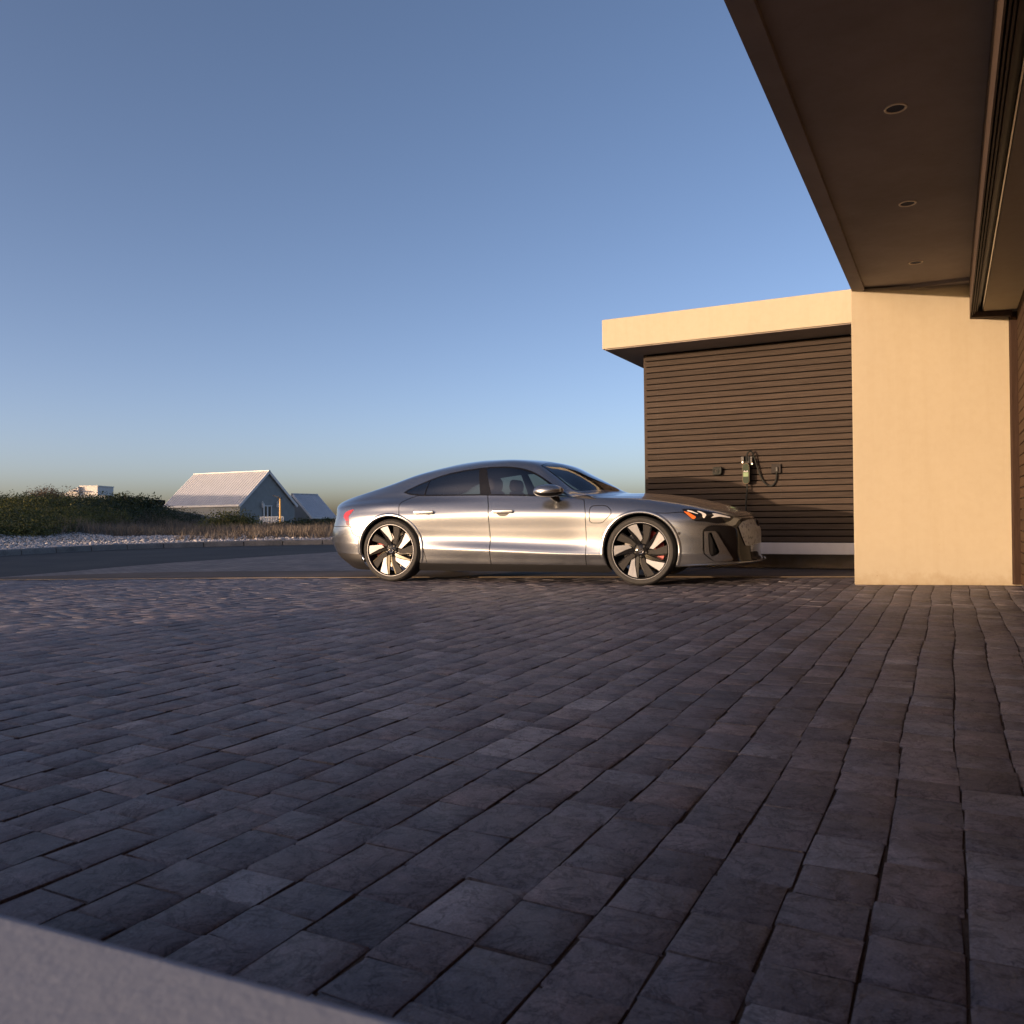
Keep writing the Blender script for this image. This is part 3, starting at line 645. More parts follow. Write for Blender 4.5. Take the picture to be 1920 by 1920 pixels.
# ================================================================== CHARGER ON THE SLAT WALL
M['chg_body'] = plain('charger_black', (.014, .016, .014), .6, spec=.2)
M['chg_rim'] = plain('charger_rim', (.10, .07, .04), .5, .3)
M['chg_face'] = plain('charger_face', (.022, .034, .020), .6, spec=.2, var=.05)
M['chg_green'] = plain('charger_screen', (.07, .15, .045), .3, var=.1, nscale=40)
M['cable'] = plain('cable_black', (.012, .014, .013), .6, spec=.25)
M['white'] = plain('white_print', (.8, .8, .78), .5, var=0)
def wp(u, v, off): return on_plane(u, v, Vector((w0.x, w0.y, 0)) + NW * off, NW)
c = wp(1398.6, 888, .135); cb = wp(1398.6, 909, 0)
ch = empty('wall_charger', (c.x, c.y, c.z)); tag(ch, 'black pill-shaped charging unit with a green screen hung on the slat wall', 'charger')
hh = abs(wp(1398.6, 868.5, .135).z - wp(1398.6, 908, .135).z) / 2; hw = abs((wp(1405, 888, .135) - wp(1391.5, 888, .135)).dot(W2)) / 2
def pill(hw_, hh_, n=10):
    pts = []
    for s, off in ((1, 0), (-1, math.pi)):
        for k in range(n + 1):
            t = math.pi * k / n + off; pts.append((math.cos(t) * hw_, (hh_ - hw_) * s + math.sin(t) * hw_))
    return pts
def pill_mesh(hw_, hh_, n0, n1): return MB().prism([W2 * x + ZZ * y + NW * n0 for x, y in pill(hw_, hh_)], NW * (n1 - n0))
pill_mesh(hw, hh, -.085, -.004).build('housing', M['chg_body'], ch, bevel=.006)
pill_mesh(hw - .002, hh - .002, -.0035, .004).build('rim', M['chg_rim'], ch)
fc = pill_mesh(hw - .006, hh - .006, .0042, .008).build('face_panel', M['chg_face'], ch)
MB().box(NW * .0095 + ZZ * -.012, W2, ZZ, NW, hw - .014, .028, .001).build('screen', M['chg_green'], fc)
tx = bpy.data.curves.new('lettering', 'FONT'); tx.body = 'Audi'; tx.size = .030; tx.align_x = 'CENTER'; tx.extrude = .0005
to = bpy.data.objects.new('lettering', tx); C.objects.link(to); bpy.context.view_layer.update()
dg = bpy.context.evaluated_depsgraph_get(); me = bpy.data.meshes.new_from_object(to.evaluated_get(dg)); bpy.data.objects.remove(to)
me.materials.clear(); me.materials.append(M['white']); to = link(bpy.data.objects.new('lettering', me), fc)
to.matrix_local = Matrix(((W2.x, 0, NW.x, 0), (W2.y, 0, NW.y, 0), (0, 1, 0, 0), (0, 0, 0, 1))) @ Matrix.Translation((0, .022, .0095))
# bracket with clips
B0 = lambda u, v, off: wp(u, v, off) - c
bk = MB().box(B0(1401, 862.5, .03), W2, NW, ZZ, .075, .03, .045); bk.box(B0(1393.5, 860.5, .085), W2, NW, ZZ, .020, .05, .030); bk.box(B0(1409.5, 866, .06), W2, NW, ZZ, .012, .03, .05)
bk.box(B0(1402, 888, .03), W2, NW, ZZ, .03, .03, .10); bk.build('bracket', M['black_metal'], ch, bevel=.004)
for u, v in ((1392.3, 866.8), (1410.4, 869.5)): MB().box(B0(u, v, .10), W2, NW, ZZ, .009, .006, .013).build('clip', M['steel'], ch, bevel=.002)
pts = [(1400, 868, .11), (1399.6, 858, .11), (1402, 849.5, .10), (1406.3, 846, .09), (1410.5, 849, .08), (1415, 860, .06), (1420, 876, .045), (1425, 890, .035), (1431, 902, .03), (1439, 909.3, .028), (1447, 910.5, .028), (1453, 905, .028), (1455.8, 895, .03), (1456, 884, .035)]
MB().tube(smooth_curve([B0(*q) for q in pts], 90), .0105, 8).build('supply_cable', M['cable'], ch, True)
pts = [(1399.5, 907, .09), (1401, 913, .085), (1400.5, 925, .085), (1399, 940, .09), (1398.5, 958, .10), (1397, 985, .12), (1390, 1005, .16), (1376, 1012, .25)]
MB().tube(smooth_curve([B0(*q) for q in pts], 60), .012, 8).build('charging_cable', M['cable'], ch, True)
# plug holder and socket
q = wp(1346, 883, 0); hd = empty('plug_holder', tuple(q)); tag(hd, 'small black rounded plug holder on the slat wall left of the charger', 'holder')
mb = MB(); sq = [( .055, .052), (-.045, .052), (-.058, .035), (-.060, -.040), (-.045, -.058), (.050, -.055), (.064, -.03), (.066, .03)]
mb.prism([W2 * x + ZZ * y + NW * .002 for x, y in sq], NW * .06).build('housing', M['chg_body'], hd, bevel=.008)
rg = MB().lathe([(.030, .0), (.030, .012), (.040, .012), (.040, .0)], W2 * -.012 + NW * .0625, NW, ZZ, 24).build('socket_ring', M['chg_body'], hd)
MB().lathe([(.0004, .001), (.014, .001), (.014, .008), (.0004, .010)], W2 * -.012 + NW * .0625, NW, ZZ, 16).build('socket_pin', plain('holder_grey', (.03, .025, .02), .6, spec=.2), hd)
q = wp(1455.8, 878.5, 0); sk = empty('wall_socket', tuple(q)); tag(sk, 'square dark wall socket on the slat wall where the looped cable plugs in', 'socket')
MB().box(NW * .016, W2, NW, ZZ, .062, .0155, .060).build('plate', plain('socket_plate', (.02, .017, .016), .65, spec=.2), sk, bevel=.004)
MB().box(W2 * .012 + NW * .042 - ZZ * .012, W2, NW, ZZ, .013, .012, .030).build('plug', M['black_metal'], sk, bevel=.004)

# ================================================================== LOW WALL BESIDE THE CAMERA
LZ = .49
e0, e1 = on_z(0, 1697, LZ), on_z(850, 1920, LZ); dW = (e0 - e1); dW.z = 0; dW.normalize()
lw = empty('low_wall', (e0.x, e0.y, 0)); tag(lw, 'low pale rendered wall with a flat top close to the camera', 'wall')
pA = e1 - dW * 1.0 - e0; pA.z = 0; tl = ((e0 - e1).length); pB = dW * 6.9
nB = Vector((dW.y, -dW.x, 0)); nB = nB if nB.y < 0 else -nB
MB().prism([pA, pB, pB + nB * .62, pA + nB * .62], ZZ * LZ).build('wall_body', M['ledge'], lw, bevel=.012)

# ================================================================== CAR
CAR_X, CAR_Y, CAR_A = 1.645, 9.652, .345
car = empty('parked_car', (CAR_X, CAR_Y, 0), -CAR_A); tag(car, 'silver-grey four-door fastback car with dark alloy wheels parked by the slat wall', 'car')
def paint_mat():
    m, n, b = new_mat('silver_paint'); b.inputs['Base Color'].default_value = (.40, .40, .395, 1); b.inputs['Metallic'].default_value = .93
    b.inputs['Roughness'].default_value = .265; b.inputs['Coat Weight'].default_value = 1.0; b.inputs['Coat Roughness'].default_value = .025
    v = coords(n); f = noise(n, v, 900, 2); n.links.new(ramp(n, f, [(.3, (.285, .302, .325)), (.7, (.33, .348, .37))]), b.inputs['Base Color']); return m
M['paint'] = paint_mat()
M['gloss_black'] = plain('gloss_black', (.008, .008, .009), .10, spec=.4, var=0)
M['satin_black'] = plain('satin_black', (.016, .016, .017), .45, var=0)
M['rubber'] = plain('tyre_rubber', (.022, .022, .022), .75, var=.15, bstr=.2, bscale=80)
M['alloy'] = plain('machined_alloy', (.20, .207, .222), .45, .8, var=.04, nscale=50)
M['alloy_dark'] = plain('dark_alloy', (.022, .021, .021), .6, .0, spec=.2, var=.1)
M['disc'] = plain('brake_disc', (.20, .19, .18), .4, .8)
M['red'] = plain('caliper_red', (.42, .015, .012), .35, var=.1)
M['amber'] = plain('amber_lens', (.80, .17, .02), .2, coat=1., var=.15, nscale=60)
M['tail_red'] = plain('tail_red', (.40, .03, .035), .2, coat=1., var=.15, nscale=40)
M['tail_smoke'] = plain('tail_smoke', (.17, .05, .05), .2, coat=1.)
M['drl'] = plain('light_guide', (.82, .80, .76), .2, coat=1., var=0)
def grille_mat():
    m, n, b = new_mat('grille_panel'); v = coords(n); b.inputs['Roughness'].default_value = .42; b.inputs['Metallic'].default_value = .55
    vo = n.nodes.new('ShaderNodeTexVoronoi'); vo.inputs['Scale'].default_value = 26; n.links.new(v, vo.inputs['Vector'])
    n.links.new(ramp(n, vo.outputs['Distance'], [(.12, (.10, .10, .105)), (.30, (.36, .37, .38)), (.6, (.44, .45, .46))]), b.inputs['Base Color'])
    bump(n, vo.outputs['Distance'], .6, .012, b); return m
M['grille'] = grille_mat()
M['chrome'] = plain('chrome', (.75, .74, .72), .12, 1., var=0)
M['interior'] = plain('interior_black', (.022, .021, .022), .8)
M['seat_red'] = plain('seat_leather', (.075, .040, .038), .55)
def glass_mat():
    m = bpy.data.materials.new('tinted_glass'); m.use_nodes = True; n = m.node_tree; n.nodes.clear()
    t = n.nodes.new('ShaderNodeBsdfTransparent'); t.inputs[0].default_value = (.42, .47, .48, 1)
    g = n.nodes.new('ShaderNodeBsdfGlossy'); g.inputs['Roughness'].default_value = .015; g.inputs[0].default_value = (.95, .97, 1, 1)
    fr = n.nodes.new('ShaderNodeFresnel'); fr.inputs[0].default_value = 1.52
    mx = n.nodes.new('ShaderNodeMixShader'); o = n.nodes.new('ShaderNodeOutputMaterial')
    k = mth(n, 'ADD', mth(n, 'MULTIPLY', fr.outputs[0], 1.5), .06)
    n.links.new(k, mx.inputs[0]); n.links.new(t.outputs[0], mx.inputs[1]); n.links.new(g.outputs[0], mx.inputs[2]); n.links.new(mx.outputs[0], o.inputs[0]); return m
M['glass'] = glass_mat()

def pchip(xk, yk, x):
    xk, yk = np.asarray(xk, float), np.asarray(yk, float); h = np.diff(xk); d = np.diff(yk) / h; m = np.zeros_like(yk)
    for i in range(1, len(xk) - 1):
        if d[i - 1] * d[i] > 0:
            w1, w2 = 2 * h[i] + h[i - 1], h[i] + 2 * h[i - 1]; m[i] = (w1 + w2) / (w1 / d[i - 1] + w2 / d[i])
    m[0], m[-1] = d[0], d[-1]; x = np.clip(x, xk[0], xk[-1]); i = np.clip(np.searchsorted(xk, x) - 1, 0, len(h) - 1)
    t = (x - xk[i]) / h[i]; hh = h[i]
    return (2 * t**3 - 3 * t**2 + 1) * yk[i] + (t**3 - 2 * t**2 + t) * hh * m[i] + (-2 * t**3 + 3 * t**2) * yk[i + 1] + (t**3 - t**2) * hh * m[i + 1]
XS = np.arange(-4.6, 1.8, .01)
def curve(kn, sig):
    y = pchip([k[0] for k in kn], [k[1] for k in kn], XS); n = int(sig * 3 / .01) + 1; g = np.exp(-.5 * (np.arange(-n, n + 1) * .01 / sig) ** 2); g /= g.sum()
    return np.convolve(np.pad(y, n, mode='edge'), g, 'valid')
# control curves from sill to roof centre: (Y knots, Z knots, front end x, rear end x, smoothing)
CV = [
 ([(-4.1, .80), (-3.3, .84), (-2.4, .85), (.45, .84), (1.2, .84)], [(-4.1, .30), (-3.7, .22), (-3.35, .12), (-2.4, .12), (-.6, .12), (.45, .15), (1.2, .20)], 1.02, -3.800, .06),
 ([(-4.1, .90), (-3.3, .92), (-2.4, .925), (.45, .92), (1.2, .92)], [(-4.1, .34), (-3.7, .27), (-3.3, .22), (-2.4, .207), (-.6, .207), (.45, .205), (1.2, .232)], 1.165, -3.880, .06),
 ([(-4.1, .93), (-3.4, .942), (-2.4, .948), (-.6, .948), (.45, .94), (1.2, .94)], [(-4.1, .40), (-3.4, .34), (-2.4, .29), (-.6, .27), (.45, .275), (1.2, .285)], 1.15, -3.940, .06),
 ([(-4.1, .945), (-3.4, .957), (-2.9, .962), (-2.44, .9665), (-1.65, .969), (-.58, .968), (0, .965), (.45, .95), (1.2, .95)], [(-4.1, .45), (-3.4, .43), (-2.9, .41), (-2.44, .386), (-1.65, .354), (-.58, .320), (0, .318), (.45, .325), (1.2, .34)], 1.14, -3.975, .05),
 ([(-4.1, .948), (-3.4, .959), (-2.9, .963), (-2.44, .963), (-1.65, .964), (-.58, .963), (0, .964), (.45, .95), (1.2, .95)], [(-4.1, .475), (-3.4, .455), (-2.9, .435), (-2.44, .412), (-1.65, .380), (-.58, .346), (0, .345), (.45, .35), (1.2, .365)], 1.14, -3.980, .05),
 ([(-4.1, .955), (-3.4, .965), (-2.9, .966), (-2.3, .943), (-1.65, .932), (-.8, .934), (-.4, .953), (0, .966), (.45, .95), (1.2, .95)], [(-4.1, .53), (-3.4, .53), (-2.9, .53), (-2.3, .49), (-1.65, .465), (-.58, .435), (0, .45), (.45, .44), (1.2, .43)], 1.14, -3.975, .07),
 ([(-4.1, .952), (-3.4, .968), (-2.9, .976), (-2.2, .948), (-1.65, .936), (-.8, .940), (-.35, .960), (0, .973), (.45, .952), (1.2, .945)], [(-4.1, .60), (-2.9, .62), (-1.65, .59), (0, .59), (.5, .54), (1.2, .49)], 1.14, -3.955, .08),
 ([(-4.1, .93), (-3.4, .96), (-2.9, .984), (-2.3, .964), (-1.65, .950), (-.8, .951), (-.3, .968), (0, .976), (.45, .945), (1.2, .93)], [(-4.1, .68), (-3.4, .72), (-2.9, .745), (-1.65, .74), (-.6, .735), (0, .72), (.45, .66), (.8, .61), (1.2, .56)], 1.135, -3.930, .08),
 ([(-4.1, .91), (-3.4, .94), (-2.9, .966), (-2.3, .953), (-1.65, .944), (-.8, .944), (-.3, .957), (0, .962), (.45, .925), (1.2, .91)], [(-4.1, .745), (-3.4, .785), (-2.9, .81), (-2.3, .80), (-1.65, .795), (-.8, .785), (0, .775), (.45, .715), (.8, .655), (1.2, .605)], 1.11, -3.920, .08),
 ([(-4.1, .86), (-3.4, .892), (-2.9, .936), (-2.4, .918), (-1.65, .906), (-.8, .904), (-.3, .910), (0, .905), (.45, .86), (1.2, .85)], [(-4.1, .82), (-3.4, .872), (-2.9, .888), (-2.3, .892), (-1.65, .885), (-.8, .867), (0, .855), (.45, .795), (.8, .73), (1.2, .668)], 1.075, -3.935, .08),
 ([(-4.1, .78), (-3.4, .78), (-2.9, .815), (-2.5, .845), (-1.65, .862), (-1.0, .862), (-.75, .855), (-.4, .845), (0, .83), (.45, .78), (1.2, .76)], [(-4.1, .86), (-3.8, .885), (-3.4, .935), (-2.9, .97), (-2.5, .972), (-1.65, .966), (-1.0, .945), (-.75, .932), (-.4, .918), (0, .90), (.45, .838), (.8, .77), (1.2, .702)], 1.05, -3.965, .06),
 None,
 ([(-4.1, .66), (-3.4, .66), (-2.8, .695), (-2.5, .70), (-1.27, .70), (-1.02, .735), (-.8, .765), (-.4, .73), (0, .69), (.45, .62), (1.2, .55)], [(-4.1, .872), (-3.8, .925), (-3.4, 1.0), (-3.1, 1.055), (-2.8, 1.10), (-2.5, 1.178), (-2.24, 1.244), (-1.885, 1.291), (-1.58, 1.299), (-1.41, 1.280), (-1.27, 1.242), (-1.158, 1.184), (-1.02, 1.088), (-.938, 1.027), (-.8, .965), (-.7, .945), (-.4, .938), (0, .925), (.45, .868), (.8, .793), (1.2, .708)], 1.045, -3.980, .025),
 ([(-4.1, .55), (-3.4, .55), (-2.8, .575), (-2.5, .59), (-1.6, .605), (-1.2, .62), (-.77, .64), (-.4, .56), (0, .53), (.45, .47), (1.2, .40)], [(-4.1, .875), (-3.8, .95), (-3.4, 1.045), (-3.1, 1.12), (-2.8, 1.20), (-2.5, 1.265), (-2.24, 1.31), (-1.885, 1.35), (-1.58, 1.36), (-1.35, 1.338), (-1.2, 1.300), (-1.0, 1.165), (-.77, .995), (-.65, .962), (-.4, .955), (0, .945), (.45, .888), (.8, .806), (1.2, .712)], 1.045, -3.980, .03),
 ([(-4.1, .28), (-1.2, .32), (1.2, .22)], [(-4.1, .88), (-3.8, .965), (-3.4, 1.082), (-3.1, 1.178), (-2.8, 1.268), (-2.5, 1.330), (-2.15, 1.384), (-1.9, 1.401), (-1.68, 1.402), (-1.45, 1.390), (-1.25, 1.366), (-1.1, 1.335), (-.95, 1.275), (-.75, 1.165), (-.6, 1.085), (-.5, 1.03), (-.42, .988), (-.34, .975), (-.1, .973), (.12, .958), (.32, .932), (.51, .898), (.70, .854), (.83, .815), (.95, .768), (1.2, .70)], 1.06, -3.975, .02),
 ([(-4.1, 0), (1.2, 0)], [(-4.1, .872), (-4.0, .897), (-3.91, .928), (-3.646, 1.012), (-3.388, 1.100), (-3.131, 1.188), (-2.88, 1.264), (-2.633, 1.321), (-2.389, 1.366), (-2.152, 1.398), (-1.915, 1.413), (-1.684, 1.413), (-1.455, 1.401), (-1.231, 1.377), (-1.112, 1.355), (-.952, 1.312), (-.749, 1.209), (-.607, 1.136), (-.469, 1.063), (-.36, 1.003), (-.28, .985), (-.1, .980), (.12, .966), (.32, .941), (.51, .907), (.70, .864), (.83, .825), (.956, .776), (1.068, .72), (1.2, .66)], 1.07, -3.980, .02),
]
X1F, X1R, NF, NR = .30, -3.22, 2.45, 2.6
NFW, NMID, NRW = 62, 250, 44
th_f = np.linspace(0, math.pi / 2, NFW + 1)[1:]; th_r = np.linspace(math.pi / 2, 0, NRW + 1)[:-1]; xm = np.linspace(X1R, X1F, NMID)
def sample(cv):
    ky, kz, xf, xr, sg = cv; cy, cz = curve(ky, sg), curve(kz, sg); ps = []
    sr, cr_ = np.sin(th_r) ** (2 / NR), np.cos(th_r) ** (2 / NR); x = X1R + (xr - X1R) * sr; ps.append(np.stack([x, np.interp(x, XS, cy) * cr_, np.interp(x, XS, cz)], 1))
    ps.append(np.stack([xm, np.interp(xm, XS, cy), np.interp(xm, XS, cz)], 1))
    sf, cf = np.sin(th_f) ** (2 / NF), np.cos(th_f) ** (2 / NF); x = X1F + (xf - X1F) * sf; ps.append(np.stack([x, np.interp(x, XS, cy) * cf, np.interp(x, XS, cz)], 1))
    return np.concatenate(ps)
CT = [sample(c) if c is not None else None for c in CV]
iN = CV.index(None); mid = (CT[iN - 1] + CT[iN + 1]) / 2; hN = np.clip((CT[iN + 1][:, 2] - CT[iN - 1][:, 2]) / .3, 0, 1)[:, None]; CT[iN] = mid + hN * np.array([0, .016, .006])
CT = np.stack(CT, 1)                                          # stations x curves x 3
NS, NC = CT.shape[:2]; KV = 9
def cr_spline(P):
    """centripetal-like Catmull-Rom across the section, KV samples per span"""
    P = np.concatenate([2 * P[:, :1] - P[:, 1:2], P, 2 * P[:, -1:] - P[:, -2:-1]], 1); P[:, -1, 1] *= 1
    P[:, -1] = P[:, -3] * np.array([1, -1, 1]); out = []
    for i in range(1, P.shape[1] - 2):
        a, b, c, d = P[:, i - 1], P[:, i], P[:, i + 1], P[:, i + 2]
        l0 = np.sqrt(np.linalg.norm(b - a, axis=1) + 1e-6)[:, None]; l1 = np.sqrt(np.linalg.norm(c - b, axis=1) + 1e-6)[:, None]; l2 = np.sqrt(np.linalg.norm(d - c, axis=1) + 1e-6)[:, None]
        m1 = ((b - a) / l0 - (c - a) / (l0 + l1) + (c - b) / l1) * l1; m2 = ((c - b) / l1 - (d - b) / (l1 + l2) + (d - c) / l2) * l1
        for j in range(KV):
            t = j / KV; out.append((2 * t**3 - 3 * t**2 + 1) * b + (t**3 - 2 * t**2 + t) * m1 + (-2 * t**3 + 3 * t**2) * c + (t**3 - t**2) * m2)
    out.append(P[:, -2]); return np.stack(out, 1)
G = cr_spline(CT); NV = G.shape[1]
G[:, -1, 1] = 0; G[0, :, 1] = 0; G[-1, :, 1] = 0; G[..., 1] = np.maximum(G[..., 1], 0)
VV = np.tile(np.arange(NV) / KV, (NS, 1))
# vertex normals of the smooth body (for offsets)
def grid_normals(G):
    du = np.gradient(G, axis=0); dv = np.gradient(G, axis=1); n = np.cross(du, dv); n /= np.linalg.norm(n, axis=-1, keepdims=True) + 1e-9
    s = np.sign((n * (G - np.array([-1.5, 0, .6]))).sum(-1, keepdims=True)); return n * np.where(s == 0, 1, s)
GN = grid_normals(G)
class Surf:
    """growing vertex store with positions, section parameter and normal"""
    def __init__(s): s.P = [tuple(p) for p in G.reshape(-1, 3)]; s.v = list(VV.ravel()); s.N = [tuple(p) for p in GN.reshape(-1, 3)]
S = Surf()
ids = np.arange(NS * NV).reshape(NS, NV)
ALL = [list(map(int, q)) for q in np.stack([ids[:-1, :-1], ids[1:, :-1], ids[1:, 1:], ids[:-1, 1:]], -1).reshape(-1, 4)]
bvh = BVHTree.FromPolygons([Vector(p) for p in S.P], ALL)
MWI = Matrix.Rotation(CAR_A, 4, 'Z') @ Matrix.Translation((-CAR_X, -CAR_Y, 0))
FL = Vector((1, -1, 1))
def tolocal(p): q = MWI @ p; return Vector((q.x, -q.y, q.z))
EYEL = tolocal(EYE)
def on_body(u, v, yfall=.8):
    d = (tolocal(EYE + ray(u, v)) - EYEL).normalized(); h = bvh.ray_cast(EYEL, d)
    if h[0] is not None: return (h[0].x, h[0].z)
    t = (yfall - EYEL.y) / d.y; q = EYEL + d * t; return (q.x, q.z)
def on_y(u, v, y):
    d = tolocal(EYE + ray(u, v)) - EYEL; t = (y - EYEL.y) / d.y; return EYEL + d * t
def sdf(poly):
    """signed distance to polygon in car side view; negative inside"""
    A = np.array(poly); B = np.roll(A, -1, 0)
    def f(P):
        p = P[:, [0, 2]][:, None]; e = (B - A)[None]; w_ = p - A[None]; t = np.clip((w_ * e).sum(-1) / (e * e).sum(-1), 0, 1); d = np.sqrt(((w_ - e * t[..., None]) ** 2).sum(-1)).min(1)
        c1 = (A[None, :, 1] > p[..., 1]) != (B[None, :, 1] > p[..., 1]); xi = A[None, :, 0] + (p[..., 1] - A[None, :, 1]) * e[..., 0] / np.where(e[..., 1] == 0, 1e-9, e[..., 1])
        ins = ((c1 & (p[..., 0] < xi)).sum(1) % 2) == 1; return np.where(ins, -d, d)
    return f
def pxpoly(pts, off=(0, 0), sc=1.0): return [on_body(off[0] + a / sc, off[1] + b / sc) for a, b in pts]
def split(faces, field, off=0.0):
    """cut faces along field == off; returns (inside, outside)"""
    used = sorted({i for f in faces for i in f}); P = np.array([S.P[i] for i in used]); V = np.array([S.v[i] for i in used])
    val = field(P, V) if field.__code__.co_argcount == 2 else field(P); val = val - off; val = np.where(np.abs(val) < 1e-6, 1e-6, val); d = dict(zip(used, val)); cache = {}
    ins, outs = [], []
    for f in faces:
        s = [d[i] < 0 for i in f]
        if all(s): ins.append(f); continue
        if not any(s): outs.append(f); continue
        a, b = [], []; n = len(f)
        for k in range(n):
            i, j = f[k], f[(k + 1) % n]; (a if d[i] < 0 else b).append(i)
            if (d[i] < 0) != (d[j] < 0):
                key = (i, j) if i < j else (j, i); m = cache.get(key)
                if m is None:
                    t = d[key[0]] / (d[key[0]] - d[key[1]]); p, q = S.P[key[0]], S.P[key[1]]
                    S.P.append(tuple(p[x] + (q[x] - p[x]) * t for x in range(3))); S.v.append(S.v[key[0]] + (S.v[key[1]] - S.v[key[0]]) * t)
                    p, q = S.N[key[0]], S.N[key[1]]; S.N.append(tuple(p[x] + (q[x] - p[x]) * t for x in range(3))); m = len(S.P) - 1; cache[key] = m
                a.append(m); b.append(m)
        if len(a) > 2: ins.append(a)
        if len(b) > 2: outs.append(b)
    return ins, outs
def part(name, faces, mat, parent=car, off=0.0, sides=(1,), thick=0.0, smooth=True):
    """build one or both sides of a set of body faces"""
    objs = []
    for side in sides:
        used = sorted({i for f in faces for i in f}); mp = {k: n for n, k in enumerate(used)}
        V = [Vector(S.P[i]) + Vector(S.N[i]) * off for i in used]; V = [Vector((q.x, -q.y * side, q.z)) for q in V]
        F = [[mp[i] for i in (f if side > 0 else f[::-1])] for f in faces]; F = [f for f in F if len(set(f)) > 2]
        me = bpy.data.meshes.new(name); me.from_pydata(V, [], F); me.update()
        bm = bmesh.new(); bm.from_mesh(me); bmesh.ops.remove_doubles(bm, verts=bm.verts, dist=.00005)
        if thick > 0:
            bnd = [e for e in bm.edges if e.is_boundary]; r = bmesh.ops.extrude_edge_only(bm, edges=bnd)
            for v in [g for g in r['geom'] if isinstance(g, bmesh.types.BMVert)]: v.co.y -= -thick * side * -1 if False else 0; v.co = Vector((v.co.x, v.co.y * (1 - thick / max(.2, abs(v.co.y))), v.co.z))
        bm.to_mesh(me); bm.free()
        me.polygons.foreach_set('use_smooth', np.full(len(me.polygons), smooth)); me.materials.append(mat); objs.append(link(bpy.data.objects.new(name, me), parent))
    return objs[0] if len(objs) == 1 else objs
WHL = [(0.0, .36), (-2.9, .36)]; AR = .392
body = ALL
for cx_, cz_ in WHL:
    body = split(body, lambda P, cx_=cx_, cz_=cz_: np.where(P[:, 1] > .35, np.hypot(P[:, 0] - cx_, P[:, 2] - cz_ - .004) - AR, 1.0))[1]
    body = split(body, lambda P, cx_=cx_: np.where((P[:, 1] > .35) & (P[:, 2] < .40), np.abs(P[:, 0] - cx_) - AR + .004, 1.0))[1]
# --- side glass
DLO = pxpoly([(756.7, 924), (770, 928.3), (796, 930.3), (899, 929.2), (995, 929.8), (1049, 930.9), (1073.7, 932.3), (1060, 924), (1049, 917.0), (1035.5, 907.2), (1024, 899), (1013, 891.7), (1004, 886.6), (995, 882.6), (984, 879.2), (972.8, 876.8), (959, 875.2), (946, 874.7), (922, 875.4), (899, 877.6), (870, 881.8), (845, 887), (825, 892.8), (807, 899.4), (785, 908.6), (764.5, 918.4)])
up_side = lambda P, V: np.where((V > 9.2) & (V < 12.7), sdf(DLO)(P), 1.0)
dlo, body = split(body, up_side)
glass, trim = split(dlo, lambda P: sdf(DLO)(P), -.016)
part('window_trim', trim, M['gloss_black'], sides=(1, -1), off=.001)
BP = pxpoly([(900, 874), (913.5, 874), (922.4, 934), (900.5, 934)])
pil, glass = split(glass, lambda P: sdf(BP)(P)); part('b_pillar', pil, M['gloss_black'], sides=(1, -1), off=.0005)
q1, q2 = on_body(807, 900), on_body(796, 930)
lineQ = lambda P: (P[:, 0] - q1[0]) * (q2[1] - q1[1]) - (P[:, 2] - q1[1]) * (q2[0] - q1[0])
qg, rest = split(glass, lambda P: -lineQ(P) / abs(q2[1] - q1[1]) * 1.0)
if np.mean([S.P[i][0] for f in qg for i in f]) > np.mean([S.P[i][0] for f in rest for i in f]): qg, rest = rest, qg
part('quarter_window', qg, M['glass'], sides=(1, -1))
xb = on_body(910, 905)[0]; rg_, fg_ = split(rest, lambda P: P[:, 0] - xb)
part('rear_window', rg_, M['glass'], sides=(1, -1)); part('front_window', fg_, M['glass'], sides=(1, -1))
dvp = []
for t in np.linspace(.02, .98, 8):
    xq, zq = q1[0] + (q2[0] - q1[0]) * t, q1[1] + (q2[1] - q1[1]) * t; hq = bvh.ray_cast(Vector((xq, 3, zq)), Vector((0, -1, 0)))
    if hq[0]: dvp.append(Vector((xq, -hq[0].y, zq)))
MB().tube(dvp, .007, 6).build('window_divider', M['gloss_black'], car)
# --- windscreen and rear screen
head = lambda y: -1.185 + .03 * (1 - (y / .62) ** 2); cowl = lambda y: -.335 - .44 * (np.abs(y) / .63) ** 2
ws = lambda P, V: np.maximum(np.maximum(head(P[:, 1]) - P[:, 0], P[:, 0] - cowl(P[:, 1]) + .02), (13.05 - V) * .15)
wsf, body = split(body, ws); wg, wr = split(wsf, ws, -.012)
part('windscreen', wg, M['glass'], sides=(1, -1)); part('windscreen_frame', wr, M['gloss_black'], sides=(1, -1))
rs = lambda P, V: np.maximum(np.maximum(P[:, 0] + 2.55, -3.62 - P[:, 0]), (13.1 - V) * .15)
rsf, body = split(body, rs); part('rear_screen', rsf, M['glass'], sides=(1, -1))
